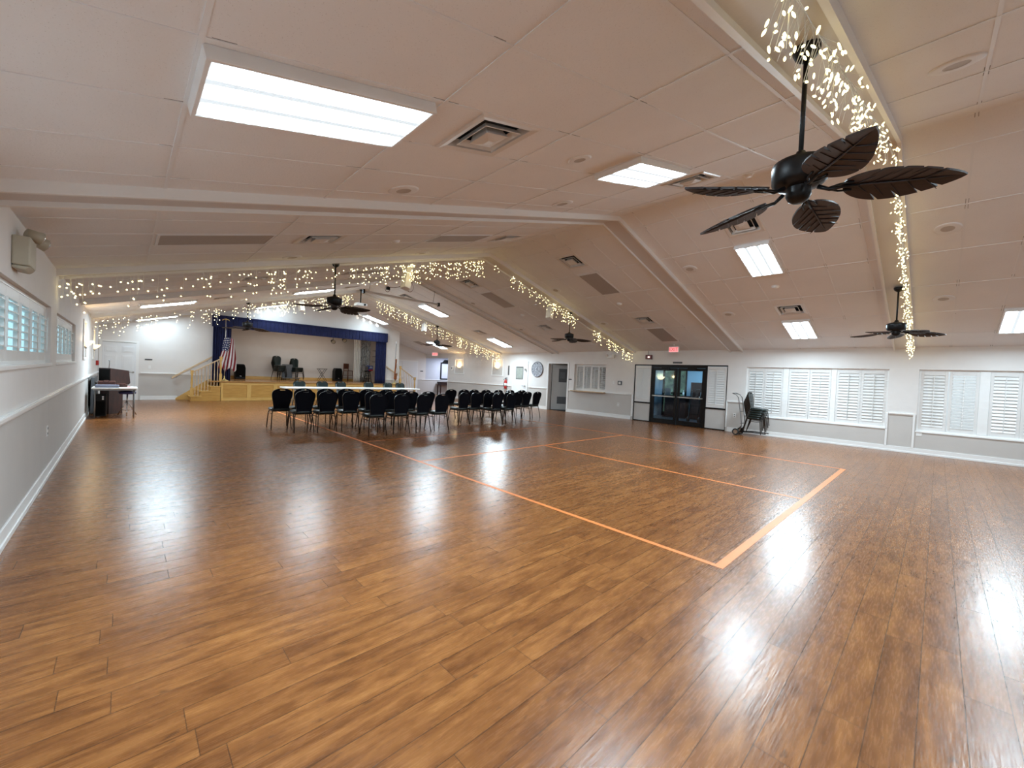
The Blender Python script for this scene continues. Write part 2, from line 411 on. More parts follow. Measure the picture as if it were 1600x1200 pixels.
# tile rows per bay
def bay_lines(y0, y1, c):
    L = [c - .301]; 
    while L[0] - .603 > y0 + .05: L.insert(0, L[0] - .603)
    while L[-1] + .603 < y1 - .05: L.append(L[-1] + .603)
    return [y0] + L + [y1]
BAYC = [-1.05, 2.455, 6.12, 10.05, 13.85, 18.95]
BAYS = [(BEAMS[i], BEAMS[i+1] if i+1 < len(BEAMS) else YS, BAYC[i]) for i in range(len(BEAMS))]
VENTS = []
for yc, xs in ((2.455, (1.977, 5.517, 7.613, 11.153)), (6.12, (1.977, 5.517, 7.613, 11.153)), (10.05, (1.977, 5.517, 7.613, 11.153)),
               (13.85, (1.977, 5.517, 7.613, 11.153)), (16.84, (1.977, 5.517, 11.153))):
    for x in xs: VENTS.append((x, yc))
def in_vent(xm, ym):
    return False
tiles = MB(); bars = MB(); FACE_UV = [(0,0),(1,0),(1,1),(0,1)]
VH = .24   # half size of a diffuser opening
def tile_quad(x0, x1, y0, y1, uv):
    tiles.poly([(x0, y0, zc(x0+1e-6)), (x0, y1, zc(x0+1e-6)), (x1, y1, zc(x1-1e-6)), (x1, y0, zc(x1-1e-6))], 0, uv)
for gx in (XG, XGR):
    for i in range(len(gx)-1):
        x0, x1 = gx[i], gx[i+1]
        for (ya, yb, c) in BAYS:
            L = bay_lines(ya, yb, c)
            for j in range(len(L)-1):
                y0, y1 = L[j], L[j+1]
                vv = [v for v in VENTS if x0 < v[0] < x1 and y0 < v[1] < y1]
                if not vv:
                    fu = min(1, (x1-x0)/1.18); fv = min(1, (y1-y0)/.603)
                    uv = [(0,0),(0,1),(1,1),(1,0)]
                    tile_quad(x0, x1, y0, y1, uv)
                else:
                    vx, vy = vv[0]; hx = VH*math.cos(TH)
                    xa, xb = vx-hx, vx+hx; yA, yB = vy-VH, vy+VH
                    U = lambda x: (x-x0)/(x1-x0); V = lambda y: (y-y0)/(y1-y0)
                    for (p, q, r, s_) in ((x0, xa, y0, y1), (xb, x1, y0, y1), (xa, xb, y0, yA), (xa, xb, yB, y1)):
                        tile_quad(p, q, r, s_, [(U(p),V(r)),(U(p),V(s_)),(U(q),V(s_)),(U(q),V(r))])
            for y in L[1:-1]:
                if x1 - x0 > .1:
                    for (p, q) in ((y-.011, y+.011),):
                        zz = .004
                        bars.poly([(x0, p, zc(x0+1e-6)-zz), (x0, q, zc(x0+1e-6)-zz), (x1, q, zc(x1-1e-6)-zz), (x1, p, zc(x1-1e-6)-zz)])
                        for yy in (p, q):
                            bars.poly([(x0, yy, zc(x0+1e-6)-zz), (x1, yy, zc(x1-1e-6)-zz), (x1, yy, zc(x1-1e-6)), (x0, yy, zc(x0+1e-6))])
    for x in gx[1:-1]:
        zz = .0055
        bars.poly([(x-.011, YF, zc(x-.011)-zz), (x-.011, YS, zc(x-.011)-zz), (x+.011, YS, zc(x+.011)-zz), (x+.011, YF, zc(x+.011)-zz)])
        for xx in (x-.011, x+.011):
            bars.poly([(xx, YF, zc(xx)-zz), (xx, YS, zc(xx)-zz), (xx, YS, zc(xx)), (xx, YF, zc(xx))])
# the strip in front of the first beam
for gx in (XG, XGR):
    for i in range(len(gx)-1): tile_quad(gx[i], gx[i+1], YF, BEAMS[0], [(0,0),(0,1),(1,1),(1,0)])
ceil_o = struct(tiles.build('ceiling', M['tile']))
g = bars.build('trim_ceiling_grid', M['tbar']); struct(g)

# beams: two boards with a recessed soffit between them
for k, yb in enumerate(BEAMS):
    bm = MB()
    for (xa, xb) in ((XL, XC), (XC, XR)):
        def sl(y0, y1, d0, d1, m):
            za, zb = zc(xa+1e-6 if xa == XC else xa), zc(xb-1e-6 if xb == XC else xb)
            P = [(xa,y0,za-d0),(xb,y0,zb-d0),(xb,y1,zb-d0),(xa,y1,za-d0),(xa,y0,za-d1),(xb,y0,zb-d1),(xb,y1,zb-d1),(xa,y1,za-d1)]
            i = [bm.pt(p) for p in P]
            for q in ((0,3,2,1),(4,5,6,7),(0,1,5,4),(1,2,6,5),(2,3,7,6),(3,0,4,7)): bm.face([i[z] for z in q], m)
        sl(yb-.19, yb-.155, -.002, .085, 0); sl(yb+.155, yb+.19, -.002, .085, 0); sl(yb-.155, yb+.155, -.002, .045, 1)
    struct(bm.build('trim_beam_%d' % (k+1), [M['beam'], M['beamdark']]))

# walls with openings -------------------------------------------------
RAIL = .935
def wall(name, P, us, ztop, holes, mats, depth=None, split=RAIL, z0=0, soff=True):
    """P(u, z, d): point on the wall at u, height z, d metres behind the face"""
    w = MB(); U = sorted(set(us + [h[0] for h in holes] + [h[1] for h in holes]))
    for i in range(len(U)-1):
        a, c = U[i], U[i+1]; m_ = (a+c)/2
        zt = min(ztop(a+1e-5), ztop(c-1e-5))
        zs = sorted(set([z0] + ([split] if split else []) + [z for h in holes if h[0] <= m_ <= h[1] for z in (h[2], h[3]) if z0 < z < zt]))
        for j, z in enumerate(zs):
            top = zs[j+1] if j+1 < len(zs) else None
            zm = (z + (top if top else zt)) / 2
            if any(h[0] <= m_ <= h[1] and h[2] <= zm <= h[3] for h in holes): continue
            ta, tc = (top, top) if top else (ztop(a+1e-5), ztop(c-1e-5))
            w.poly([P(a,z,0), P(c,z,0), P(c,tc,0), P(a,ta,0)], 1 if (split and zm < split) else 0)
    for h in holes:
        a, c, z, t = h[:4]; d = h[4] if len(h) > 4 else depth
        if not d: continue
        w.poly([P(a,z,0), P(a,t,0), P(a,t,d), P(a,z,d)]); w.poly([P(c,z,0), P(c,t,0), P(c,t,d), P(c,z,d)])
        w.poly([P(a,t,0), P(c,t,0), P(c,t,d), P(a,t,d)]); w.poly([P(a,z,0), P(c,z,0), P(c,z,d), P(a,z,d)])
    return struct(w.build(name, mats))
WM = [M['wall'], M['wain']]
WIN_L = [(4.0, 7.43, 1.36, 2.035), (8.01, 10.83, 1.36, 2.02)]
WIN_R = [(.87, 4.08, .565, 2.03), (-3.0, .34, .555, 2.03)]
wall('wall_left', lambda u, z, d: (XL-d, u, z), [YF, YB], lambda u: ZW, WIN_L, WM, .16)
wall('wall_right', lambda u, z, d: (XR+d, u, z), [YF, YS], lambda u: ZW,
     WIN_R + [(4.61, 7.857, 0, 2.075), (9.106, 10.66, .95, 2.05, .2), (11.02, 12.09, 0, 2.06), (19.95, YS, 0, 2.3, 0)], WM, .14)
wall('wall_back', lambda u, z, d: (u, YB+d, z), [XL, XC, 10.42], zc, [(2.55, 9.57, 0, 3.2)], WM, .15)
w = MB()
w.poly([(10.42, YB, 0), (10.42, YS, 0), (10.42, YS, zc(10.42)), (10.42, YB, zc(10.42))])
struct(w.build('wall_stage_side', [M['wall']]))
wall('wall_back_right', lambda u, z, d: (u, YS+d, z), [10.42, XR], zc, [], WM)
wall('wall_front', lambda u, z, d: (u, YF-d, z), [XL, XC, XR], zc, [], WM)
# stage box (behind the proscenium)
w = MB(); 
w.poly([(2.3, YS, 0), (10.0, YS, 0), (10.0, YS, 3.4), (2.3, YS, 3.4)])
w.poly([(2.3, YB-.0, 0), (2.3, YS, 0), (2.3, YS, 3.4), (2.3, YB, 3.4)])
w.poly([(10.0, YB-.0, 0), (10.0, YS, 0), (10.0, YS, 3.4), (10.0, YB, 3.4)])
w.poly([(2.3, YB+.15, 3.4), (10.0, YB+.15, 3.4), (10.0, YS, 3.4), (2.3, YS, 3.4)])
struct(w.build('wall_stage', M['stagewall']))

# hall at the far right, annex behind hatch and open door, foyer behind the glass doors
def room_box(name, x0, x1, y0, y1, z1, mats, open_side, doors=(), split=RAIL):
    w = MB()
    for s_, pts in (('x1', ((x1,y0),(x1,y1))), ('y0', ((x0,y0),(x1,y0))), ('y1', ((x0,y1),(x1,y1))), ('x0', ((x0,y0),(x0,y1)))):
        if s_ == open_side or s_ in doors: continue
        (a,b_),(c,d) = pts
        w.poly([(a,b_,0),(c,d,0),(c,d,split),(a,b_,split)], 1); w.poly([(a,b_,split),(c,d,split),(c,d,z1),(a,b_,z1)], 0)
    w.poly([(x0,y0,z1),(x1,y0,z1),(x1,y1,z1),(x0,y1,z1)], 0)
    return struct(w.build(name, mats))
room_box('wall_hall', XR, 17.2, 19.95, YS, 2.45, [M['hallpaint'], M['wain']], 'x0')
w = MB()
room_box('wall_annex', XR+.2, 15.6, 8.7, 12.5, 2.5, [M['wall'], M['wain']], 'x0')
w = MB()
for yy in ((8.7, 9.106), (10.66, 11.02), (12.09, 12.5)): w.poly([(XR+.2, yy[0], 0), (XR+.2, yy[1], 0), (XR+.2, yy[1], 2.5), (XR+.2, yy[0], 2.5)])
w.poly([(XR+.2, 8.7, 2.07), (XR+.2, 12.5, 2.07), (XR+.2, 12.5, 2.5), (XR+.2, 8.7, 2.5)]); w.poly([(XR+.2, 9.1, 0), (XR+.2, 10.7, 0), (XR+.2, 10.7, .95), (XR+.2, 9.1, .95)])
struct(w.build('wall_annex_front', M['wall']))
FX = 17.0; FY0, FY1 = 4.3, 8.5
wall('wall_foyer_end', lambda u, z, d: (FX+d, u, z), [FY0, FY1], lambda u: 2.5, [(7.25, 8.3, .02, 2.05), (6.36, 6.62, 1.38, 1.8)], [M['bluecast'], M['bluewain']], .1)
w = MB()
for yy in (FY0, FY1):
    w.poly([(XR+.14, yy, 0), (FX, yy, 0), (FX, yy, RAIL), (XR+.14, yy, RAIL)], 1); w.poly([(XR+.14, yy, RAIL), (FX, yy, RAIL), (FX, yy, 2.5), (XR+.14, yy, 2.5)], 0)
w.poly([(XR+.14, FY0, 2.5), (FX, FY0, 2.5), (FX, FY1, 2.5), (XR+.14, FY1, 2.5)], 0)
for (a, c, z0_, z1_) in ((FY0, 4.61, 0, 2.5), (7.857, FY1, 0, 2.5), (4.61, 7.857, 2.075, 2.5)):
    w.poly([(XR+.14, a, z0_), (XR+.14, c, z0_), (XR+.14, c, z1_), (XR+.14, a, z1_)], 0)
struct(w.build('wall_foyer', [M['bluecast'], M['bluewain']]))
w = MB(); w.poly([(XR+.02, FY0, .004), (FX, FY0, .004), (FX, FY1, .004), (XR+.02, FY1, .004)]); struct(w.build('floor_foyer', M['darkfloor']))
w = MB(); w.poly([(19.0, 2, -.5), (19.0, 11, -.5), (19.0, 11, 2.6), (19.0, 2, 2.6)])
gd = w.build('garden_backdrop_hedge', M['garden']); tag(gd, 'green hedge outdoors seen through the foyer glass doors', 'hedge', kind='stuff')

# baseboards, chair rails --------------------------------------------
def strip_x(name, x, sgn, spans, z0, z1, d, lip=None):
    w = MB()
    for a, c in spans:
        w.box((x, a, z0), (x+sgn*d, c, z1))
        if lip: w.box((x, a, lip[0]), (x+sgn*lip[2], c, lip[1]))
    return struct(w.build(name, M['trim'], bevel=.004))
def strip_y(name, y, sgn, spans, z0, z1, d, lip=None):
    w = MB()
    for a, c in spans:
        w.box((a, y, z0), (c, y+sgn*d, z1))
        if lip: w.box((a, y, lip[0]), (c, y+sgn*lip[2], lip[1]))
    return struct(w.build(name, M['trim'], bevel=.004))
R_SP = [(YF, 4.55), (7.92, 10.98), (12.15, 13.32), (14.5, 19.9)]
strip_x('baseboard_left', XL, 1, [(YF, YB)], 0, .14, .016, (0, .045, .026))
strip_x('baseboard_right', XR, -1, R_SP, 0, .14, .016, (0, .045, .026))
strip_y('baseboard_back', YB, -1, [(.42, 1.45), (9.65, 10.42)], 0, .14, .016, (0, .045, .026))
strip_y('baseboard_back_right', YS, -1, [(13.5, 17.1)], 0, .14, .016, (0, .045, .026))
strip_x('trim_chair_rail_left', XL, 1, [(YF, YB)], .935, .995, .02, (.955, .985, .034))
strip_x('trim_chair_rail_right', XR, -1, [(.40, .83), (4.12, 4.55), (7.95, 9.08), (10.68, 10.95), (12.17, 13.3), (14.5, 19.9)], .91, .965, .02, (.93, .958, .034))
strip_y('trim_chair_rail_back', YB, -1, [(.42, 1.95), (9.7, 10.42)], .93, .985, .02, (.95, .978, .034))
strip_y('trim_chair_rail_back_right', YS, -1, [(13.5, 17.1)], .91, .965, .02, (.93, .958, .034))
strip_x('trim_pilaster_boards', XR, -1, [(.36, .40), (.84, .88), (4.08, 4.12), (4.57, 4.61), (7.86, 7.92)], .13, .95, .02)
strip_x('trim_hall_corner', XR, -1, [(19.9, 19.95)], 0, 2.3, .012)
# casing boards round the open door
w = MB()
for a, c, z0_, z1_ in ((10.94, 11.02, 0, 2.13), (12.09, 12.17, 0, 2.13), (11.02, 12.09, 2.06, 2.13)): w.box((XR, a, z0_), (XR-.018, c, z1_))
struct(w.build('trim_open_doorway', M['trim'], bevel=.003))
# window sills and heads
for nm, x, sg, L in (('trim_sill_left', XL, 1, WIN_L), ('trim_sill_right', XR, -1, WIN_R)):
    w = MB()
    for (a, c, z0_, z1_) in L: w.box((x-sg*.10, a-.01, z0_-.03), (x+sg*.02, c+.01, z0_+.004))
    struct(w.build(nm, M['trim'], bevel=.004))
# picture-frame mouldings round the wall lamps
def molding(name, x, sg, y0, y1, z0, z1):
    w = MB(); t = .055
    for a, c, p, q in ((y0, y1, z0, z0+t), (y0, y1, z1-t, z1), (y0, y0+t, z0+t, z1-t), (y1-t, y1, z0+t, z1-t)): w.box((x, a, p), (x+sg*.022, c, q))
    struct(w.build(name, M['trim'], bevel=.006))
    w = MB(); w.box((x, y0+t, z0+t), (x+sg*.004, y1-t, z1-t)); struct(w.build(name + '_panel', M['wain']))
molding('trim_frame_1', XL, 1, 12.63, 13.5, 1.385, 2.265)
molding('trim_frame_2', XL, 1, 16.2, 17.1, 1.385, 2.265)
molding('trim_frame_3', XR, -1, 15.12, 16.02, 1.39, 2.265)
molding('trim_frame_4', XR, -1, 18.37, 19.27, 1.39, 2.265)

# ================================================================== SHUTTERS AND WINDOWS
def shutter(parent, x, sg, y0, y1, z0, z1, ang, pitch=.074, stile=.05, rail=.09, rod=True, name='shutter_panel'):
    """louvred panel in the plane x, facing sg (+1 = +X)"""
    p = MB(); t = .028
    p.box((x, y0, z0), (x+sg*t, y0+stile, z1)); p.box((x, y1-stile, z0), (x+sg*t, y1, z1))
    p.box((x, y0+stile, z0), (x+sg*t, y1-stile, z0+rail)); p.box((x, y0+stile, z1-rail), (x+sg*t, y1-stile, z1))
    o = p.build(name, M['shutter'], parent, bevel=.003)
    q = MB(); n = max(1, int(round((z1-z0-2*rail)/pitch))); dz = (z1-z0-2*rail)/n; hw = dz*.56
    for i in range(n):
        zc_ = z0+rail+dz*(i+.5); cx = x+sg*.014
        ca, sa = math.cos(ang), math.sin(ang)   # ang 0: lying flat, pi/2: standing shut
        dx, dzz = hw*ca*sg, hw*sa
        nx, nz = -sa*.0045*sg, ca*.0045
        P = [(cx+dx+nx, zc_-dzz+nz), (cx-dx+nx, zc_+dzz+nz), (cx-dx-nx, zc_+dzz-nz), (cx+dx-nx, zc_-dzz-nz)]
        lo = [q.pt((a, y0+stile, c)) for a, c in P]; hi = [q.pt((a, y1-stile, c)) for a, c in P]
        q.face(lo); q.face(hi[::-1])
        for k in range(4): q.face((lo[k], hi[k], hi[(k+1)%4], lo[(k+1)%4]))
    q.build('louvres', M['shutter'], o)
    if rod:
        r = MB(); ym = (y0+y1)/2; off = hw*math.cos(ang)+.016
        r.box((x+sg*(.014+off-.006), ym-.007, z0+rail+.02), (x+sg*(.014+off+.006), ym+.007, z1-rail-.02)); r.build('tilt_rod', M['shutter'], o)
    return o
def pane(name, x, y0, y1, z0, z1, m, parent=None):
    w = MB(); w.box((x, y0, z0), (x+.008, y1, z1)); return w.build(name, m, parent)

def window_thing(n, x, sg, y0, y1, z0, z1, panels, posts, glass, recess):
    w = MB(); xi = x-sg*recess; fr = .035
    for a, c, p, q in ((y0, y1, z0, z0+fr), (y0, y1, z1-fr, z1), (y0, y0+fr, z0+fr, z1-fr), (y1-fr, y1, z0+fr, z1-fr)): w.box((xi-sg*.05, a, p), (xi+sg*.012, c, q))
    for a, c in posts: w.box((xi-sg*.05, a, z0+fr), (xi+sg*.02, c, z1-fr))
    o = w.build('window_%d' % n, M['trim'], bevel=.003); o['kind'] = 'structure'
    for (a, c, ang) in panels: shutter(o, xi-sg*.018, sg, a, c, z0+fr, z1-fr, ang)
    pane('pane', xi-sg*.075, y0+.01, y1-.01, z0+.01, z1-.01, glass, o)
    return o
# left wall: open louvres, daylight behind
def even(y0, y1, n, ang): 
    d = (y1-y0)/n; return [(y0+i*d+.003, y0+(i+1)*d-.003, ang) for i in range(n)]
window_thing(1, XL, 1, 4.0, 7.43, 1.36, 2.035, even(4.04, 7.39, 6, .12), [], M['obscure'], .05)
window_thing(2, XL, 1, 8.01, 10.83, 1.36, 2.02, even(8.05, 10.79, 5, .12), [], M['obscure'], .05)
CL = 1.06
window_thing(3, XR, -1, .87, 4.08, .565, 2.03, [(3.60, 4.045, .85), (3.13, 3.595, CL), (2.50, 2.985, CL), (2.02, 2.495, CL), (1.40, 1.90, CL), (.905, 1.395, CL)],
             [(2.99, 3.125), (1.905, 2.015)], M['milky'], .07)
window_thing(4, XR, -1, -3.0, .34, .555, 2.03, [(-.14, .305, CL), (-.62, -.165, .18), (-1.22, -.78, CL), (-1.68, -1.225, CL), (-2.30, -1.85, CL), (-2.96, -2.31, CL)],
             [(-.775, -.625), (-1.845, -1.685)], M['milky'], .07)
# serving hatch
w = MB()
for a, c, p, q in ((9.106, 10.66, .95, .985), (9.106, 10.66, 2.02, 2.05), (9.106, 9.14, .985, 2.02), (10.626, 10.66, .985, 2.02)): w.box((XR+.12, a, p), (XR+.17, c, q))
hatch = w.build('window_5', M['trim'], bevel=.003); hatch['kind'] = 'structure'
for (a, c, an) in ((9.14, 9.50, .55), (9.505, 9.87, .62), (9.875, 10.245, .66), (10.25, 10.625, .75)): shutter(hatch, XR+.145, -1, a, c, .985, 2.02, an, stile=.04, rail=.07)
w = MB(); w.box((XR+.12, 9.06, .915), (XR-.16, 10.72, .952)); sh = w.build('counter_ledge', M['rail'], bevel=.006)
tag(sh, 'light wooden serving ledge under the shuttered hatch', 'shelf')

# ================================================================== DOORS
# six-panel door, back left
d = MB(); d.box((-.55, YB-.03, 0), (.30, YB-.004, 2.0)); dro = d.build('door_1', M['door'], bevel=.003); dro['kind'] = 'structure'
d = MB()
for cx in (-.34, .09):
    for z0_, z1_ in ((.22, .86), (1.0, 1.56), (1.66, 1.88)):
        d.box((cx-.15, YB-.036, z0_), (cx+.15, YB-.028, z1_)); d.box((cx-.12, YB-.042, z0_+.03), (cx+.12, YB-.036, z1_-.03))
d.build('raised_panels', M['door'], dro, bevel=.004)
d = MB(); d.cyl((.23, YB-.03, .98), (.23, YB-.09, .98), .012); d.cyl((.23, YB-.085, .98), (.11, YB-.09, .985), .010); d.cyl((.23, YB-.032, .98), (.23, YB-.04, .98), .032, n=16)
d.build('lever_handle', M['nickel'], dro)
w = MB()
for a, c, p, q in ((-.62, -.55, 0, 2.07), (.30, .37, 0, 2.07), (-.55, .30, 2.0, 2.07)): w.box((a, YB-.022, p), (c, YB, q))
w.box((-.55, YB-.035, 2.0), (.30, YB-.02, 2.012), 1); struct(w.build('trim_door_1', [M['trim'], M['greymetal']]))
# double closet doors, back right
d2 = MB(); d2.box((11.35, YS-.03, 0), (12.12, YS-.004, 2.04)); d2.box((12.13, YS-.03, 0), (13.15, YS-.004, 2.04))
d2o = d2.build('door_2', M['door'], bevel=.003); d2o['kind'] = 'structure'
d = MB(); d.cyl((12.2, YS-.03, 1.0), (12.2, YS-.08, 1.0), .02); d.cyl((12.05, YS-.03, 1.0), (12.05, YS-.08, 1.0), .02); d.build('knob', M['nickel'], d2o)
w = MB()
for a, c, p, q in ((11.28, 11.35, 0, 2.11), (13.15, 13.22, 0, 2.11), (11.35, 13.15, 2.04, 2.11)): w.box((a, YS-.022, p), (c, YS, q))
struct(w.build('trim_door_2', M['trim']))
# white door with a small lite, right wall
d = MB(); d.box((XR-.03, 13.45, 0), (XR-.002, 14.36, 2.05)); d3 = d.build('door_3', M['door'], bevel=.003); d3['kind'] = 'structure'
d = MB(); d.box((XR-.036, 13.67, 1.29), (XR-.028, 14.16, 1.90)); d.build('lite_frame', M['greymetal'], d3)
d = MB(); d.box((XR-.041, 13.70, 1.32), (XR-.035, 14.13, 1.84)); d.build('frosted_lite', M['glassdim'], d3)
d = MB(); d.cyl((XR-.03, 13.53, .98), (XR-.10, 13.53, .98), .012); d.cyl((XR-.09, 13.53, .98), (XR-.095, 13.65, .98), .011); d.cyl((XR-.03, 13.53, .98), (XR-.04, 13.53, .98), .033, n=16); d.build('lever_handle', M['nickel'], d3)
d = MB(); d.box((XR-.12, 13.47, 1.72), (XR-.03, 13.52, 1.80)); d.build('door_closer', M['nickel'], d3)
w = MB()
for a, c, p, q in ((13.37, 13.45, 0, 2.13), (14.36, 14.44, 0, 2.13), (13.45, 14.36, 2.05, 2.13)): w.box((XR-.022, a, p), (XR, c, q))
struct(w.build('trim_door_3', M['trim'], bevel=.003))
# open annex door, a white slab with shade in its colour
a0 = math.radians(200)
do = empty('door_4', (XR+.17, 12.03, 0), math.radians(-52)); do['kind'] = 'structure'
d = MB(); d.box((0, -.035, .02), (.92, 0, 2.03)); d.build('door_slab', M['shadeddoor'], do, bevel=.003)
d = MB(); d.box((.30, -.041, 1.25), (.66, -.034, 1.85)); d.build('notice_window', M['plaque'], do)
d = MB(); d.box((.36, -.046, 1.42), (.58, -.040, 1.70)); d.build('notice_sheet', M['greyplastic'], do)
d = MB()
d.box((.26, -.045, .28), (.70, -.034, .60))
for i in range(8): d.box((.28, -.052, .30+i*.036), (.68, -.044, .32+i*.036))
d.build('vent_louvre', M['greyplastic'], do)
d = MB(); d.cyl((.85, -.035, 1.0), (.85, -.10, 1.0), .012); d.cyl((.85, -.09, 1.0), (.74, -.095, 1.0), .01); d.build('lever_handle', M['nickel'], do)
w = MB(); w.box((XR+.02, 11.1, .002), (XR+1.2, 12.0, .012)); tag(w.build('floor_mat', M['carpet']), 'black mat on the floor inside the open annex door', 'mat')

# glass entrance doors with sidelights --------------------------------
gx = XR+.05
w = MB()
for a, c, p, q in ((7.14, 7.20, 0, 2.075), (5.25, 5.31, 0, 2.075), (4.61, 4.635, 0, 2.075), (7.832, 7.857, 0, 2.075), (4.61, 7.857, 2.04, 2.075), (5.31, 7.14, 1.965, 2.04),
                   (4.635, 5.25, .655, .70), (7.20, 7.832, .655, .70), (4.635, 5.25, 0, .03), (7.20, 7.832, 0, .03)):
    w.box((gx-.03, a, p), (gx+.05, c, q))
fr = w.build('door_5', M['bronze'], bevel=.003); fr['kind'] = 'structure'
for (a, c) in ((6.235, 7.135), (5.315, 6.215)):
    w = MB()
    for (p, q, r, s_) in ((a, a+.085, .0, 1.96), (c-.085, c, .0, 1.96), (a+.085, c-.085, .005, .16), (a+.085, c-.085, 1.87, 1.96)): w.box((gx-.02, p, r), (gx+.02, q, s_))
    leaf_ = w.build('door_leaf', M['bronze'], fr, bevel=.003)
    pane('glass', gx-.002, a+.085, c-.085, .16, 1.87, M['glass'], leaf_)
    w = MB(); w.box((gx-.085, a+.03, .945), (gx-.06, c-.03, .985))
    for yy in (a+.06, c-.06): w.box((gx-.085, yy-.015, .95), (gx-.02, yy+.015, .98))
    w.build('push_bar', M['nickel'], leaf_)
    w = MB(); w.box((gx-.07, a+.28, 1.90), (gx-.02, a+.56, 1.975)); w.build('door_closer', M['bronze'], leaf_)
for (a, c) in ((7.20, 7.832), (4.635, 5.25)):
    shutter(fr, gx+.01, -1, a+.01, c-.01, .705, 2.035, 1.15, stile=.055, rail=.10)
    w = MB(); w.box((gx-.005, a, .03), (gx+.02, c, .655)); w.build('kick_panel', M['wain'], fr)

# ================================================================== FOYER CONTENTS
w = MB(); fx = FX-.02
for a, c, p, q in ((7.25, 7.32, .02, 2.05), (8.23, 8.3, .02, 2.05), (7.72, 7.82, .02, 2.05), (7.32, 8.23, 1.96, 2.05), (7.32, 8.23, .02, .2), (7.32, 8.23, .98, 1.04)): w.box((fx, a, p), (fx+.06, c, q))
d6 = w.build('door_6', M['bronze']); d6['kind'] = 'structure'
pane('glass', FX+.02, 7.3, 8.25, .05, 2.0, M['glass'], d6)
w = MB(); w.box((16.55, 7.05, 0), (16.95, 8.05, .04)); w.box((16.6, 7.1, .04), (16.92, 8.0, .86)); w.box((16.5, 7.0, .86), (16.97, 8.1, .92))
ct = w.build('reception_counter', M['mahog'], bevel=.005); tag(ct, 'dark counter in the foyer behind the left glass door', 'counter')
w = MB(); w.box((16.6, 7.75, .92), (16.62, 8.0, 1.22)); w.box((16.58, 7.8, .92), (16.68, 7.95, .935)); tag(w.build('notice_board', M['greyplastic']), 'small grey notice stand on the foyer counter', 'notice stand')
w = MB(); w.cyl((16.7, 7.25, .92), (16.7, 7.25, 1.07), .035, n=12); w.cyl((16.7, 7.25, 1.07), (16.7, 7.25, 1.16), .014, n=10); tag(w.build('bottle', M['paper']), 'pale bottle standing on the right end of the foyer counter', 'bottle')
cab = thing('storage_cabinet', 'tall dark cabinet against the foyer wall behind the right glass door', 'cabinet', (16.6, 6.5, 0))
w = MB(); w.box((0, -.42, 0), (.38, .42, 1.5)); w.build('body', M['mahog'], cab, bevel=.005)
for a, c in ((-.40, -.01), (.01, .40)):
    w = MB(); w.box((-.02, a, .06), (0, c, 1.46)); w.build('door', M['mahog'], cab, bevel=.004)
for yy in (-.05, .05):
    w = MB(); w.cyl((-.05, yy, .8), (-.05, yy, .95), .008); w.build('handle', M['nickel'], cab)
ht = thing('hand_truck', 'black two wheeled hand truck parked behind the right glass door', 'hand truck', (15.2, 6.2, 0))
w = MB()
for yy in (-.16, .16): w.tube([(0, yy, .06), (.10, yy, .6), (.20, yy, 1.15)], .014)
w.tube([(.20, -.16, 1.15), (.24, -.10, 1.24), (.24, .10, 1.24), (.20, .16, 1.15)], .014)
for z in (.3, .6, .9): w.box((.03+z*.17, -.16, z), (.06+z*.17, .16, z+.03))
w.box((-.22, -.2, .02), (0, .2, .03)); w.build('frame', M['black'], ht)
for yy in (-.2, .2):
    w = MB(); w.cyl((.06, yy-.02, .11), (.06, yy+.02, .11), .11, n=20); w.build('wheel', M['rubber'], ht)

# sconces -------------------------------------------------------------
def sconce(x, sg, y, z, label, power=1.3):
    t = thing('wall_sconce', label, 'wall lamp', (x, y, z), 0, 'uplight wall sconces')
    s = MB(); n = 18; prev = None
    prof = [(.02, -.10), (.07, -.085), (.13, -.05), (.17, 0), (.185, .03), (.175, .03), (.15, -.01), (.09, -.05), (.0, -.075)]
    for r, zz in prof:
        cur = [s.pt((sg*max(r,.001)*math.sin(PI*k/n)*.85, -max(r,.001)*math.cos(PI*k/n), zz)) for k in range(n+1)]
        if prev:
            for k in range(n): s.face((prev[k], prev[k+1], cur[k+1], cur[k]), 0, None, True)
        prev = cur
    s.build('glass_bowl', M['sconce'], t)
    s = MB(); s.box((0, -.05, -.13), (sg*.02, .05, -.02)); s.blob((sg*.03, 0, -.125), (.022, .022, .022)); s.build('wall_plate', M['nickel'], t)
    L = bpy.data.lights.new('sconce_lamp', 'POINT'); L.energy = power; L.color = (1, .68, .32); L.shadow_soft_size = .05
    o = bpy.data.objects.new('sconce_lamp', L); COL.objects.link(o); o.location = (x+sg*.08, y, z+.07)
sconce(XL, 1, 13.05, 1.78, 'glowing glass uplight on the left wall, nearer of the two past the windows')
sconce(XL, 1, 16.65, 1.78, 'glowing glass uplight on the left wall, farther one near the back corner')
sconce(XR, -1, 15.57, 1.86, 'glowing glass uplight in the white frame just left of the fire extinguisher')
sconce(XR, -1, 18.82, 1.84, 'glowing glass uplight in the white frame beside the far hallway opening')
sconce(FX, -1, 8.40, 1.66, 'small glowing bowl sconce on the foyer wall seen through the left glass door', .15)

# ================================================================== CEILING FIXTURES
def slope_empty(name, label, cat, x, y, group, dz=0):
    ry = -TH if x < XC else TH
    return thing(name, label, cat, (x, y, zc(x)+dz), 0, group, ry)
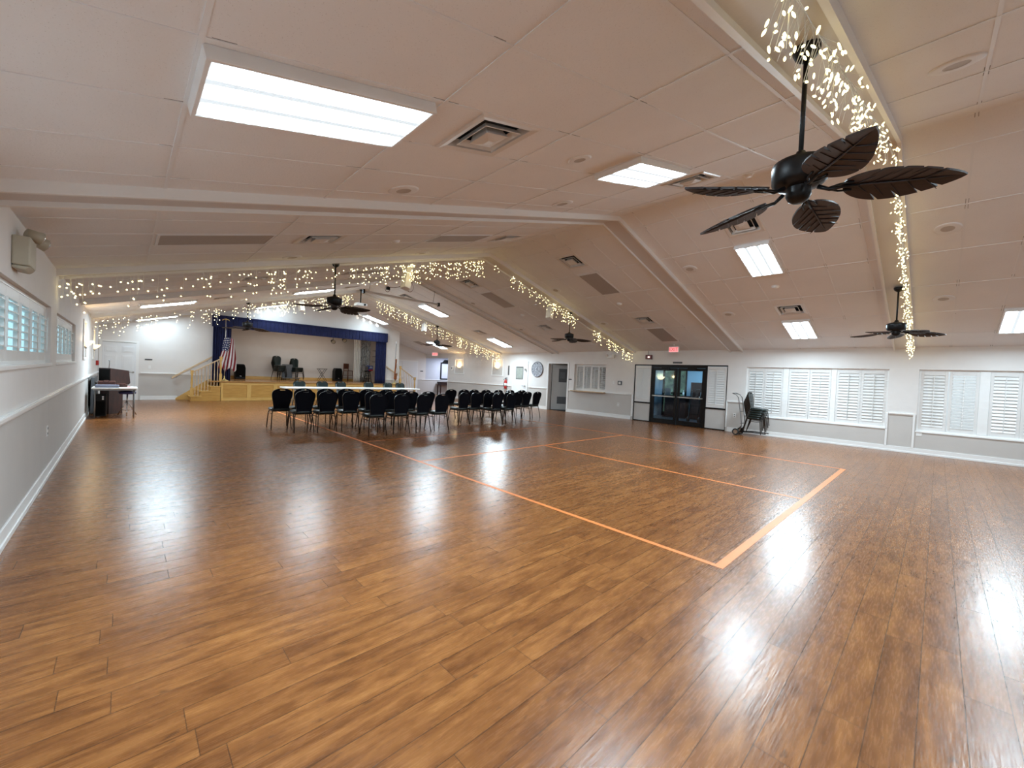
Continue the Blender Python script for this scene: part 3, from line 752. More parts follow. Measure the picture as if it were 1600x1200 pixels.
# fluorescent lights: shallow white boxes with a prismatic lens
def make_light(lens):
    t = thing('ceiling_light', 'x', 'ceiling light', group='fluorescent ceiling lights')
    w = MB(); a, c, d = .585, .287, .06
    for p, q in (((-a, -c), (a, -c+.022)), ((-a, c-.022), (a, c)), ((-a, -c+.022), (-a+.022, c-.022)), ((a-.022, -c+.022), (a, c-.022))): w.box((p[0], p[1], -d), (q[0], q[1], 0))
    w.build('housing', M['lenside'], t, bevel=.003)
    w = MB(); w.poly([(-a+.022, -c+.022, -d+.004), (-a+.022, c-.022, -d+.004), (a-.022, c-.022, -d+.004), (a-.022, -c+.022, -d+.004)]); w.build('diffuser', lens, t)
    return t
ROWLAMP = {-1.05: 'lensnear', 2.455: 'lens', 13.85: 'lensmid', 18.95: 'lensdim'}   # row strengths set to even out brightness along the hall; first = True
SIDE = {.797: 'next to the left wall', 4.337: 'left of the ridge', 8.793: 'right of the ridge', 12.333: 'next to the right wall'}
ROWL = {-1.05: 'row over the camera end of the hall', 2.455: 'row between the two nearest beams', 13.85: 'row before the last beam', 18.95: 'row closest to the stage'}
for yc in (-1.05, 2.455, 13.85, 18.95):
    for xc_ in (.797, 4.337, 8.793, 12.333):
        lab = 'lit fluorescent panel %s, %s' % (SIDE[xc_], ROWL[yc])
        dx = -.02 if yc == 2.455 else 0; dy = {2.455: .02, -1.05: .0}.get(yc, 0)
        if xc_ == .797: lp = make_light(M[ROWLAMP[yc]]); o = lp
        else: o = copy_tree(lp)
        o.location = (xc_+dx, yc+dy, zc(xc_+dx)); o.rotation_euler = (0, -TH if xc_ < XC else TH, 0); o['label'] = lab

# supply diffusers
def make_vent():
    t = thing('air_diffuser', 'x', 'air vent', group='square ceiling air diffusers')
    w = MB(); h = .295; i = VH
    def ringq(r0, z0, r1, z1, m=0):
        A = [(-r0,-r0,z0),(r0,-r0,z0),(r0,r0,z0),(-r0,r0,z0)]; B = [(-r1,-r1,z1),(r1,-r1,z1),(r1,r1,z1),(-r1,r1,z1)]
        for k in range(4): w.poly([A[k], A[(k+1)%4], B[(k+1)%4], B[k]], m)
    ringq(h, -.002, h-.02, -.014); ringq(h-.02, -.014, i-.012, -.006); ringq(i-.012, -.006, i-.02, .05); w.build('frame', M['metalwhite'], t)
    w = MB(); ringq(i+.02, .02, i+.02, .14); w.poly([(-i-.02,-i-.02,.14),(i+.02,-i-.02,.14),(i+.02,i+.02,.14),(-i-.02,i+.02,.14)]); w.build('duct', M['duct'], t)
    w = MB(); ringq(.176, -.014, .148, .022); ringq(.148, .022, .144, .022); ringq(.144, .020, .172, -.018); ringq(.172, -.018, .176, -.014)
    ringq(.106, -.022, .080, .03); w.build('louvre_cone', M['metalwhite'], t)
    w = MB(); ringq(.106, -.022, .03, -.042); w.poly([(-.03,-.03,-.042),(.03,-.03,-.042),(.03,.03,-.042),(-.03,.03,-.042)]); w.build('centre_plate', M['metalwhite'], t)
    return t
vp = make_vent(); first = True
VX = {1.977: 'on the outer left slope', 5.517: 'just left of the ridge', 7.613: 'just right of the ridge', 11.153: 'on the outer right slope'}
VY = {2.455: 'in the nearest bay with lights', 6.12: 'in the second bay', 10.05: 'in the third bay', 13.85: 'in the fourth bay', 16.84: 'in the bay by the stage'}
for (x, y) in VENTS:
    o = vp if first else copy_tree(vp); first = False
    o.location = (x, y, zc(x)); o.rotation_euler = (0, -TH if x < XC else TH, 0); o['label'] = 'square metal air diffuser %s, %s' % (VX[x], VY[y])
# grey return panels
RX = {.797: 'next to the left wall', 4.337: 'left of the ridge', 8.793: 'right of the ridge', 12.333: 'next to the right wall'}
for y, xs in ((6.12, (.797, 4.337, 8.793, 12.333)), (10.05, (8.793, 4.337))):
    for x in xs:
        o = slope_empty('return_grille', 'flat grey perforated return panel %s, %s' % (RX[x], VY[y]), 'air grille', x, y, 'grey return air panels')
        w = MB(); w.box((-.56, -.265, -.007), (.56, .265, -.001)); w.build('perforated_panel', M['grille'], o)
        w = MB()
        for p, q in (((-.585, -.288), (.585, -.265)), ((-.585, .265), (.585, .288)), ((-.585, -.265), (-.56, .265)), ((.56, -.265), (.585, .265))): w.box((p[0], p[1], -.010), (q[0], q[1], -.001))
        w.build('frame', M['tbar'], o)
o = slope_empty('return_grille', 'grey slatted return grille on the right slope above the far double doors', 'air grille', 12.0, 20.2, 'grey return air panels')
w = MB(); w.box((-.29, -.29, -.012), (.29, .29, -.001)); w.build('perforated_panel', M['grille'], o)
# ceiling speakers
SPX = {2.0: 'outer left slope', 4.45: 'inner left slope', 8.74: 'inner right slope', 11.153: 'outer right slope'}
SPY = {.02: 'camera side of the nearest lit beam', 3.8: 'just before the second beam', 7.55: 'just before the third beam', 11.3: 'just before the fourth beam'}
spk = None
for y in (.02, 3.8, 7.55, 11.3):
    for x in ((8.74, 11.153, 4.45) if y == .02 else (2.0, 4.45, 8.74, 11.153)):
        lab = 'round ceiling speaker on the %s, %s' % (SPX[x], SPY[y])
        if not spk:
            spk = thing('ceiling_speaker', lab, 'ceiling speaker', group='round ceiling speakers')
            w = MB(); w.lathe([(.075, -.010), (.135, -.011), (.15, -.006), (.152, 0)], n=28); w.build('rim', M['tbar'], spk)
            w = MB(); w.lathe([(0, -.006), (.05, -.0065), (.088, -.008)], n=24); w.build('grille', M['speakergrille'], spk)
            o = spk
        else: o = copy_tree(spk)
        o.location = (x, y, zc(x)); o.rotation_euler = (0, -TH if x < XC else TH, 0); o['label'] = lab
o = copy_tree(spk); o.location = (3.157, 2.50, zc(3.157)); o.rotation_euler = (0, -TH, 0); o.scale = (.75, .75, 1); o['label'] = 'small round ceiling speaker left of the lit panel near the ridge, nearest bay'
# smoke detectors
det = None
for (x, y, lab) in ((6.25, 1.97, 'small white smoke detector at the ridge by the near ceiling fan'), (9.95, 2.49, 'small white smoke detector on the right slope between two lit panels'),
                    (9.95, 6.24, 'small white smoke detector on the right slope between two grey return panels'), (3.2, 6.29, 'small white smoke detector on the left slope in the second bay'),
                    (10.0, 10.1, 'small white smoke detector on the right slope in the third bay')):
    if not det:
        det = thing('smoke_detector', lab, 'smoke detector', group='white smoke detectors')
        w = MB(); w.lathe([(.062, 0), (.06, -.02), (.045, -.035), (.03, -.04), (0, -.042)], n=20); w.build('cover', M['white'], det)
        w = MB(); w.lathe([(.075, 0), (.075, -.008), (.06, -.01)], n=20); w.build('base_ring', M['white'], det); o = det
    else: o = copy_tree(det)
    o.location = (x, y, zc(x)); o.rotation_euler = (0, -TH if x < XC else TH, 0); o['label'] = lab

# ================================================================== CEILING FANS
def leaf_mesh():
    """carved leaf blade along +X: notched edge, raised midrib and side veins"""
    L0, L1 = .20, .70; N = 9
    def hw(t): return .125*math.sin(PI*min(1, t**.72))**.75 if t < 1 else 0
    def side(sg):
        pts = [(L0, 0)]
        notch = [.34, .52, .68, .82] if sg > 0 else [.28, .46, .62, .78]
        ts = sorted([i/30 for i in range(1, 30)] + [n for n in notch] + [n+.03 for n in notch])
        for t in ts:
            w = hw(t)
            near = [n for n in notch if abs(t-n) < 1e-6]
            if near: pts.append((L0+(L1-L0)*t, sg*w)); pts.append((L0+(L1-L0)*(t-.075), sg*w*.52))
            elif any(n-.001 < t < n+.028 for n in notch): continue
            else: pts.append((L0+(L1-L0)*t, sg*w))
        pts.append((L1, 0)); return pts
    m = MB(); th = .011
    for sg in (1, -1):
        P = side(sg); z = lambda y: -abs(y)*.16
        lo = [m.pt((x, y, z(y)-th/2)) for x, y in P]; hi = [m.pt((x, y, z(y)+th/2)) for x, y in P]
        if sg > 0: m.face(hi[::-1]); m.face(lo)
        else: m.face(hi); m.face(lo[::-1])
        for k in range(len(P)-1): m.face((lo[k], hi[k], hi[k+1], lo[k+1]))
    m.tube([(L0, 0, -.008), (.40, 0, -.011), (.62, 0, -.007), (L1-.01, 0, -.002)], [.007, .006, .004, .002], n=5)
    for t in (.12, .26, .40, .54, .68):
        for sg in (1, -1):
            x = L0+(L1-L0)*t; w = hw(t)*.8
            m.tube([(x, 0, -.008), (x+.07, sg*w, -w*.16-.007)], [.0035, .0018], n=4, caps=False)
    return m.mesh('leaf_blade', M['leaf'])
LEAF = leaf_mesh()
def make_fan():
    t = thing('ceiling_fan', 'x', 'ceiling fan', group='palm leaf ceiling fans')
    w = MB(); w.lathe([(0, 0), (.068, -.002), (.07, -.025), (.055, -.06), (.022, -.085), (0, -.088)], n=20); w.build('canopy', M['fanblack'], t)
    w = MB(); w.cyl((0, 0, -.05), (0, 0, -.66), .013, n=12); w.build('downrod', M['fanblack'], t)
    w = MB(); w.lathe([(0, -.60), (.022, -.605), (.035, -.64), (.10, -.662), (.138, -.675), (.142, -.70), (.138, -.78), (.12, -.80), (.07, -.815), (0, -.815)], n=28); w.build('motor', M['fanblack'], t)
    w = MB(); w.lathe([(.062, -.81), (.064, -.86), (.052, -.885), (.03, -.90), (0, -.903)], n=24); w.build('hub_cap', M['fanblack'], t)
    for k in range(5):
        a = 2*PI*k/5
        bl = bpy.data.objects.new('blade', LEAF); COL.objects.link(bl); bl.parent = t
        bl.rotation_euler = (math.radians(-14), math.radians(5), a); bl.location = (0, 0, -.815)
        w = MB(); w.tube([(.09, 0, 0), (.15, 0, -.025), (.21, 0, -.012), (.28, 0, -.012)], [.012, .010, .010, .006], n=6)
        for sg in (1, -1): w.tube([(.13, 0, -.02), (.19, sg*.03, -.018), (.25, sg*.035, -.014)], .006, n=5)
        w.build('blade_bracket', M['fanblack'], bl)
    return t
fp = make_fan(); first = True
for (x, y, ph, dz, lab) in ((2.84, .62, -2, 0, 'big dark palm leaf ceiling fan hanging from the nearest lit beam, top right of photo'),
                        (10.36, .60, 4, -.02, 'dark palm leaf ceiling fan above the right hand shuttered windows'),
                        (2.89, 8.05, 28, 0, 'dark palm leaf ceiling fan hanging in front of the stage valance, left of centre'),
                        (10.06, 8.05, 20, 0, 'dark palm leaf ceiling fan above the serving hatch'),
                        (2.85, 15.45, 12, 0, 'dark palm leaf ceiling fan farthest left, before the stage curtain'),
                        (10.03, 15.45, 35, 0, 'dark palm leaf ceiling fan farthest right, near the hallway')):
    o = fp if first else copy_tree(fp); first = False
    o.location = (x, y, zc(x)-.05+dz); o.rotation_euler = (0, 0, math.radians(ph)); o['label'] = lab

# ================================================================== ICICLE STRING LIGHTS
def bulb_mesh(r, l):
    m = MB(); n = 6; pr = [(r*.45, l*.5), (r, l*.12), (r*.9, -l*.2), (r*.3, -l*.5)]
    prev = None
    for rr, z in pr:
        cur = [m.pt((rr*math.cos(2*PI*k/n), rr*math.sin(2*PI*k/n), z)) for k in range(n)]
        if prev: m.bridge(cur, prev)
        else: m.face(cur)
        prev = cur
    m.face(prev[::-1]); return m
def string_lights(label, ys, x0, x1, count, drop, r, l, gaps=(), seed=1, dens=None, spread=.05):
    R = random.Random(seed); t = thing('string_lights', label, 'string lights', group='warm icicle string lights on the beams')
    w = MB(); bulbs = []
    x = x0; 
    top = lambda x: zc(x)-.088
    n = int(abs(x1-x0)/.22)+1
    w.tube([(x0+(x1-x0)*i/n, ys+R.uniform(-.01, .01), top(x0+(x1-x0)*i/n)-.003) for i in range(n+1)], .0022, n=3)
    tries = 0
    while len(bulbs) < count and tries < 4000:
        tries += 1
        x = R.uniform(x0, x1)
        if any(a < x < c for a, c in gaps): continue
        if dens and R.random() > dens(x): continue
        L = drop*R.choice((.35, .6, .8, 1.0, .5, .9))*R.uniform(.85, 1.1); k = max(1, int(L/.105))
        dy = R.uniform(-spread, spread)
        pts = [(x, ys, top(x))]
        for i in range(k):
            z = top(x)-(i+1)*L/k+R.uniform(-.02, .02); bx = x+R.uniform(-.06, .06); by = ys+dy+R.uniform(-.03, .03)
            bulbs.append((bx, by, z)); pts.append((x+R.uniform(-.006, .006), ys+dy*(i+1)/k, z+.01))
        w.tube(pts, .0018, n=3, caps=False)
    w.build('wire', M['wire'], t)
    bulbs.sort(key=lambda p: p[0]**2+p[1]**2+(p[2]-CAMH)**2)
    me = bulb_mesh(r, l).mesh('bulb', M['bulb']); rest = MB(); rm = bulb_mesh(r, l)
    for i, p in enumerate(bulbs):
        rot = Matrix.Rotation(R.uniform(-.9, .9), 4, 'X') @ Matrix.Rotation(R.uniform(-.9, .9), 4, 'Y')
        if i < 100:
            o = bpy.data.objects.new('bulb', me); COL.objects.link(o); o.parent = t; o.location = p; o.rotation_euler = rot.to_euler()
        else:
            rest.M = Matrix.Translation(p) @ rot
            base = len(rest.v)
            for v in rm.v: rest.pt(v)
            for f in rm.f: rest.face([base+q for q in f], 0, None, True)
    if rest.v:
        o = rest.build('bulb_mass', M['bulb'], t); o['kind'] = 'stuff'
    return t
string_lights('warm icicle lights along the left slope of the nearest lit beam, by the big fan', .53, 1.9, 6.45, 230, .26, .0065, .030, seed=3, spread=.09)
string_lights('warm icicle lights down the right slope of the nearest lit beam', .50, 6.7, 13.6, 330, .24, .008, .026, seed=4, spread=.05)
string_lights('warm icicle lights across the left slope of the middle lit beam', 7.93, -.6, 6.4, 430, .46, .0105, .022, seed=5,
              dens=lambda x: 1.0 if (abs(x-2.35) < .08 or x > 4.0 or x < -.3) else .55)
string_lights('warm icicle lights down the right slope of the middle lit beam', 7.93, 6.7, 13.6, 260, .42, .0105, .022, gaps=((10.2, 11.2),), seed=6,
              dens=lambda x: .45 if x < 8.5 else 1)
string_lights('warm icicle lights across the left slope of the farthest lit beam before the stage', 15.33, -.6, 6.2, 340, .55, .0115, .023, seed=8)
string_lights('warm icicle lights down the right slope of the farthest lit beam toward the hallway', 15.33, 7.1, 13.6, 310, .55, .0115, .023, seed=9)

# ================================================================== COURT TAPE
def tape(label, a, c, wd=.05):
    w = MB(); (x0, y0), (x1, y1) = a, c
    if abs(x1-x0) < 1e-6: w.box((x0-wd/2, y0, .0005), (x0+wd/2, y1, .002))
    else: w.box((x0, y0-wd/2, .0005), (x1, y0+wd/2, .002))
    tag(w.build('floor_tape', M['tape']), label, 'court line', 'orange court tape lines')
tape('long orange tape line running from the near corner to under the chairs', (3.485, 1.185), (3.485, 14.4))
tape('orange baseline tape across the near end of the court', (3.46, 1.15), (9.66, 1.15), .072)
tape('orange tape center line in the middle of the near court', (6.50, 1.186), (6.50, 5.70))
tape('orange tape cross line in front of the chair rows', (3.51, 5.745), (9.61, 5.745), .05)
tape('faint orange tape line nearest the glass doors', (9.635, 1.186), (9.635, 9.6), .05)
tape('faint orange tape cross line at the feet of the front chairs', (3.51, 7.88), (9.61, 7.88), .02)

# ================================================================== BANQUET CHAIRS
def make_chair(stackable=True):
    t = thing('banquet_chair', 'x', 'chair')
    # seat pad: rounded plan, domed top
    s = MB(); n = 28; prev = None
    def plan(k, sc):
        a = 2*PI*k/n; ca, sa = math.cos(a), math.sin(a); e = .55
        px = math.copysign(abs(ca)**e, ca)*(.215 + .012*sa); py = math.copysign(abs(sa)**e, sa)*.215
        return px*sc, py*sc + .005
    for sc, z in ((.0, .408), (.88, .408), (.98, .42), (1.0, .44), (.985, .462), (.92, .475), (.6, .482), (0, .484)):
        cur = [s.pt((*plan(k, max(sc, .001)), z)) for k in range(n)]
        if prev: s.bridge(prev, cur)
        prev = cur
    s.build('seat', M['vinyl'], t)
    # backrest: waisted shell with crown top and a grip slot
    b_ = MB(); rows = []
    Z = [.46, .50, .56, .62, .68, .74, .79, .83, .862, .884, .904, .918, .927]
    HW = [.150, .160, .170, .180, .192, .204, .209, .206, .193, .172, .138, .095, .05]
    def yb(z): return -.185-(z-.46)*.20
    cols = [-1, -.55, -.27, .27, .55, 1]
    def P(i, j, front):
        z = Z[i]; hw = HW[i]
        hx = cols[j]*hw
        if j in (2, 3) and 8 <= i <= 10: hx = math.copysign(.055, cols[j])
        dome = (1-(cols[j])**2)*.020*(1 if 0 < i < 11 else .3)
        return (hx, yb(z)+(.016+dome if front else -.016-dome*.3), z)
    G = {}
    for f in (0, 1):
        for i in range(len(Z)):
            for j in range(6): G[f, i, j] = b_.pt(P(i, j, f))
    hole = lambda i, j: i == 9 and j == 2
    for i in range(len(Z)-1):
        for j in range(5):
            if hole(i, j): continue
            q = [(i,j),(i,j+1),(i+1,j+1),(i+1,j)]
            b_.face([G[1,a,c] for a, c in q][::-1], 0, None, True); b_.face([G[0,a,c] for a, c in q], 1, None, True)
    def edge(p, q): b_.face((G[0,*p], G[1,*p], G[1,*q], G[0,*q]), 2)
    for i in range(len(Z)-1): edge((i, 0), (i+1, 0)); edge((i+1, 5), (i, 5))
    for j in range(5): edge((0, j+1), (0, j)); edge((len(Z)-1, j), (len(Z)-1, j+1))
    edge((9,2),(9,3)); edge((10,3),(10,2)); edge((9,3),(10,3)); edge((10,2),(9,2))
    b_.build('backrest', [M['vinyl'], M['shell'], M['tube']], t)
    for sx in (-1, 1):
        w = MB(); w.tube([(sx*.17, .17, .412), (sx*.192, .185, .34), (sx*.212, .235, .0)], .011, n=8); w.build('leg', M['tube'], t)
        w = MB(); w.tube([(sx*.145, yb(.52)-.004, .52), (sx*.165, -.17, .43), (sx*.182, -.185, .34), (sx*.205, -.255, .0)], .011, n=8); w.build('leg', M['tube'], t)
    w = MB()
    for sx in (-1, 1):
        w.tube([(sx*.19, .18, .345), (sx*.181, -.185, .345)], .008, n=6); w.tube([(sx*.172, .17, .40), (sx*.168, -.17, .40)], .009, n=6)
    w.tube([(-.17, .165, .40), (.17, .165, .40)], .009, n=6); w.tube([(-.165, -.165, .40), (.165, -.165, .40)], .009, n=6)
    w.build('seat_frame', M['tube'], t)
    return t
chair0 = make_chair()
used = [False]
ORD = ['first', 'second', 'third', 'fourth', 'fifth', 'sixth', 'seventh', 'eighth', 'ninth']
def chair(x, y, rz, label, group, z=0, tilt=0):
    o = chair0 if not used[0] else copy_tree(chair0); used[0] = True
    o.location = (x, y, z); o.rotation_euler = (tilt, 0, rz); o['label'] = label; o['group'] = group
    return o
def row(xs, y, block, rowname, jit=.03, rz=0):
    # y is where the top of the backrest stands
    for i, x in enumerate(xs):
        yy = y[i] if isinstance(y, (list, tuple)) else y
        lab = 'dark chair, %s from left in the %s, %s' % (ORD[i], rowname, block)
        chair(x, yy+.275, rz+rnd.uniform(-.06, .06), lab, 'banquet chairs in rows facing the stage')
row([4.05, 4.66, 5.24, 5.78], [8.40, 8.46, 8.49, 8.50], 'left seating block', 'row nearest the camera')
row([2.89, 3.33, 3.87, 4.42, 4.92, 5.43, 5.95], [9.56, 9.40, 9.42, 9.50, 9.46, 9.46, 9.46], 'left seating block', 'middle row')
row([2.64, 3.13, 3.63, 4.18, 4.68, 5.17, 5.66], [10.32, 10.5, 10.5, 10.55, 10.4, 10.35, 10.4], 'left seating block', 'row farthest from the camera')
row([7.92, 8.50], [8.84, 8.86], 'right seating block', 'row nearest the camera')
row([7.02, 7.50, 7.95, 8.45, 8.98, 9.45, 9.94, 10.47], [9.26, 9.28, 9.3, 9.4, 9.5, 9.55, 9.62, 9.66], 'right seating block', 'middle row')
row([7.60, 8.10, 8.52, 9.05, 9.62, 10.20, 10.80], 10.75, 'right seating block', 'row farthest from the camera')
# chairs behind the tables, facing the camera
for i, x in enumerate((4.64, 5.45, 6.13, 7.26, 8.10, 8.67)):
    chair(x, 16.15-.275, PI+rnd.uniform(-.05, .05), 'dark green banquet chair facing the camera behind the white tables, %s from left' % ORD[i], 'chairs behind the long white tables')

# ================================================================== FOLDING TABLES
def folding_table(name, label, loc, L, W, H, group=None, gap=.0):
    t = thing(name, label, 'table', loc, 0, group)
    w = MB(); w.box((0, 0, H-.045), (L, W, H)); w.build('tabletop', M['tabletop'], t, bevel=.012)
    for x in (.22, L-.22):
        for y in (.09, W-.09):
            w = MB(); w.tube([(x, y, H-.045), (x, y, .02)], .014, n=8); w.cyl((x, y, 0), (x, y, .03), .018, n=8); w.build('leg', M['greymetal'], t)
    w = MB()
    for x in (.22, L-.22):
        w.tube([(x, .09, .25), (x, W-.09, .25)], .010, n=6); w.tube([(x, W/2, .25), (L/2+(x-L/2)*.35, W/2, H-.05)], .009, n=6)
    w.build('brace', M['greymetal'], t); return t
folding_table('folding_table', 'long white plastic folding table, left of the two before the stage', (3.80, 14.55, 0), 2.44, .76, .745, 'long white folding tables')
folding_table('folding_table', 'long white plastic folding table, right of the two before the stage', (6.29, 14.55, 0), 2.44, .76, .745, 'long white folding tables')

# ================================================================== STAGE
SY, SH = 18.85, .75
SX0, SX1 = 2.68, 10.08
st = thing('stage', 'raised honey oak stage platform with panelled front', 'stage', (0, 0, 0))
w = MB(); w.box((2.31, SY, SH-.04), (9.99, YS-.01, SH)); w.box((SX0, SY-.015, SH-.045), (SX1, SY+.05, SH+.002)); w.build('deck', M['stagefloor'], st, bevel=.004)
w = MB(); NP = 8; pw = (SX1-SX0)/NP
w.box((SX0, SY+.04, 0), (SX1, SY+.06, SH-.045)); w.build('front_panel', M['oakpanel'], st)
for i in range(NP+1):
    x = SX0+i*pw; w = MB(); w.box((max(SX0, x-.07), SY+.018, .0), (min(SX1, x+.07), SY+.041, SH-.046)); w.build('front_stile', M['oakv'], st, bevel=.003)
w = MB(); w.box((SX0, SY+.02, 0), (SX1, SY+.042, .10)); w.box((SX0, SY+.02, SH-.14), (SX1, SY+.042, SH-.046)); w.box((SX0, SY+.012, .10), (SX1, SY+.03, .115)); w.build('front_rail', M['oak'], st, bevel=.003)
w = MB(); w.box((2.31, YS-.03, SH), (9.99, YS-.008, SH+.13)); w.build('back_baseboard', M['oak'], st, bevel=.003)
# stairs
def stairs(name, label, x0, sgn):
    """rises toward sgn; x0 = outer end of the first tread"""
    t = thing(name, label, 'stairs', (0, 0, 0), 0, 'wooden stairs at the ends of the stage')
    run = .285
    for i in range(3):
        xa = x0+sgn*run*i; z = .1875*(i+1)
        w = MB(); w.box((xa-sgn*.02, SY-.03, z-.035), (xa+sgn*(run+.06), YB-.05, z)); w.build('tread', M['oak'], t, bevel=.006)
    w = MB(); P = [(x0+sgn*.02, 0)]
    for i in range(3): P += [(x0+sgn*(run*i+.02), .1875*(i+1)-.036), (x0+sgn*(run*(i+1)+.02), .1875*(i+1)-.036)]
    P += [(x0+sgn*(run*3+.02), .70), (x0+sgn*(run*3+.05), .70), (x0+sgn*(run*3+.05), 0)]
    w.prism(P, SY, SY+.03, ax='y'); w.build('stringer', M['oakpanel'], t)
    w = MB()
    for i in range(3): w.box((x0+sgn*(run*i+.02), SY+.03, .1875*i), (x0+sgn*(run*i+.04), YB-.05, .1875*(i+1)-.036))
    w.build('riser', M['oakv'], t)
    w = MB(); w.prism([(x0-sgn*.36, 0), (x0-sgn*.36, .06), (x0+sgn*.62, .80), (x0+sgn*.90, .80), (x0+sgn*.90, 0)], YB-.05, YB-.024, ax='y'); w.build('wall_stringer', M['oak'], t, bevel=.003)
    return t
stairs('stage_stairs', 'short honey oak stairs rising to the left end of the stage', 1.76, 1)
stairs('stage_stairs', 'short honey oak stairs rising to the right end of the stage', 10.99, -1)
def newel(w, x, y, z0, z1):
    w.cbox((x, y, z0+.14), (.085, .085, .28)); w.lathe([(.03, z0+.28), (.038, z0+.30), (.026, z0+.34), (.036, z0+.5), (.026, z1-.22), (.036, z1-.19), (.03, z1-.15)], (x, y, 0), n=14)
    w.cbox((x, y, z1-.085), (.08, .08, .13)); w.cbox((x, y, z1-.012), (.10, .10, .024))
def railing(label, xa, xb, za0, zb0, y):
    """lower newel at xa, upper at xb"""
    t = thing('stair_railing', label, 'railing', (0, 0, 0), 0, 'oak stair railings at the stage')
    for x, z0, z1 in ((xa, za0, 1.13), (xb, zb0, 1.68)):
        w = MB(); newel(w, x, y, z0, z1); w.build('newel_post', M['oakv'], t, bevel=.004)
    w = MB(); d = Vector((xb-xa, 0, .55)); 
    for o0, o1, hh in ((-.032, .032, .05),):
        za, zb = 1.05, 1.60
        P = [(xa, za-hh/2), (xb, zb-hh/2), (xb, zb+hh/2), (xa, za+hh/2)]
        w.prism(P, y+o0, y+o1, ax='y')
    w.build('handrail', M['rail'], t, bevel=.006)
    n = 8
    for i in range(1, n+1):
        f = i/(n+1); x = xa+(xb-xa)*f; zt = 1.05+.55*f-.02
        step = min(2, int(f*3.05)); zb = .1875*(step+1)
        w = MB(); w.lathe([(.015, zb), (.015, zb+.12), (.021, zb+.15), (.012, zb+.19), (.017, (zb+zt)/2), (.011, zt-.16), (.016, zt)], (x, y, 0), n=8); w.build('baluster', M['rail'], t)
    return t
railing('oak baluster railing on the left stage stairs beside the striped flag', 1.80, 2.66, .19, .75, SY+.03)
railing('oak baluster railing on the right stage stairs before the white double doors', 10.99, 10.14, .19, .75, SY+.03)
def wall_rail(label, x0, z0, x1, z1):
    t = thing('wall_handrail', label, 'handrail', (0, 0, 0), 0, 'handrails fixed to the back wall')
    w = MB(); w.prism([(x0, z0-.04), (x1, z1-.04), (x1, z1+.04), (x0, z0+.04)], YB-.10, YB-.05, ax='y'); w.build('rail', M['rail'], t, bevel=.008)
    w = MB()
    for f in (.12, .88):
        x = x0+(x1-x0)*f; z = z0+(z1-z0)*f; w.tube([(x, YB, z-.07), (x, YB-.07, z-.07), (x, YB-.075, z-.03)], .009, n=6)
    w.build('bracket', M['nickel'], t)
wall_rail('sloping oak handrail on the wall above the left stage stairs', 1.27, .81, 2.46, 1.65)
wall_rail('sloping oak handrail on the white wall right of the stage curtain', 10.36, 1.21, 9.70, 1.62)

# curtains ------------------------------------------------------------
def drape(parent, name, x0, x1, y, z0, z1, n, amp, m, flare=0, pleat=False, seed=1):
    R = random.Random(seed); w = MB(); N = n*8; rowsz = 8 if not pleat else 4; pts = []
    ph = [R.uniform(.7, 1.3) for _ in range(n+1)]
    for j in range(rowsz+1):
        f = j/rowsz; rr = []
        for i in range(N+1):
            u = i/N; k = u*n
            if pleat:
                c = k % 1; a = amp*(1 if .12 < c < .88 else 0)*(1-f*.3)
                dx = 0
            else:
                a = amp*math.sin(2*PI*k+.5*math.sin(3*f))*ph[int(min(k, n))]*(.75+.25*(1-f)); dx = 0
            rr.append(w.pt((x0+(x1-x0)*u+dx, y-a, z0+(z1-z0)*f)))
        pts.append(rr)
    for j in range(rowsz):
        for i in range(N): w.face((pts[j][i], pts[j][i+1], pts[j+1][i+1], pts[j+1][i]), 0, None, not pleat)
    o = w.build(name, m, parent)
    so = o.modifiers.new('thick', 'SOLIDIFY'); so.thickness = .006
    return o
ct = thing('stage_curtain', 'navy blue drape hanging at the left side of the stage opening', 'curtain', (0, 0, 0), 0, 'navy stage drapes')
drape(ct, 'drape', 2.47, 3.06, YB-.10, SH+.005, 3.0, 8, .03, M['curtain'], seed=2)
ct = thing('stage_curtain', 'navy blue drape hanging at the right side of the stage opening', 'curtain', (0, 0, 0), 0, 'navy stage drapes')
drape(ct, 'drape', 9.08, 9.64, YB-.10, SH+.005, 3.0, 7, .03, M['curtain'], seed=3)
vl = thing('stage_valance', 'long navy box pleated valance across the top of the stage', 'valance', (0, 0, 0))
drape(vl, 'pleated_cloth', 2.44, 9.67, YB-.16, 2.84, 3.27, 44, .016, M['curtain'], pleat=True)
w = MB(); w.box((2.44, YB-.19, 3.25), (9.67, YB-.005, 3.30)); w.box((2.44, YB-.19, 2.86), (2.455, YB-.005, 3.25)); w.box((9.655, YB-.19, 2.86), (9.67, YB-.005, 3.25)); w.build('header_board', M['curtain'], vl)
# silver backdrop on stage right
sv = thing('tinsel_curtain', 'silver tinsel curtain hanging at the right rear of the stage', 'curtain', (0, 0, 0))
drape(sv, 'tinsel_drape', 9.0, 9.62, 21.3, SH+.01, 3.2, 9, .03, M['tinsel'], seed=5)
drape(sv, 'pale_drape', 8.70, 9.06, 21.2, SH+.01, 3.2, 4, .035, M['whiteflag'], seed=6)
w = MB(); w.tube([(8.6, 21.25, 3.2), (9.99, 21.25, 3.2)], .015); w.build('curtain_rod', M['greymetal'], sv)
for i, z in enumerate((2.46, 2.15, 1.87)):
    t = thing('wall_shelf', 'dark small shelf on the right stage side wall, %s of three' % ['top', 'middle', 'lowest'][i], 'shelf', (10.0, 20.9, z), 0, 'dark shelves on the stage side wall')
    w = MB(); w.box((-.26, -.4, -.02), (0, .4, 0)); w.build('board', M['black'], t); w = MB(); w.prism([(0, -.02), (-.2, -.02), (0, -.14)], -.02, .02, ax='y'); w.build('bracket', M['black'], t)

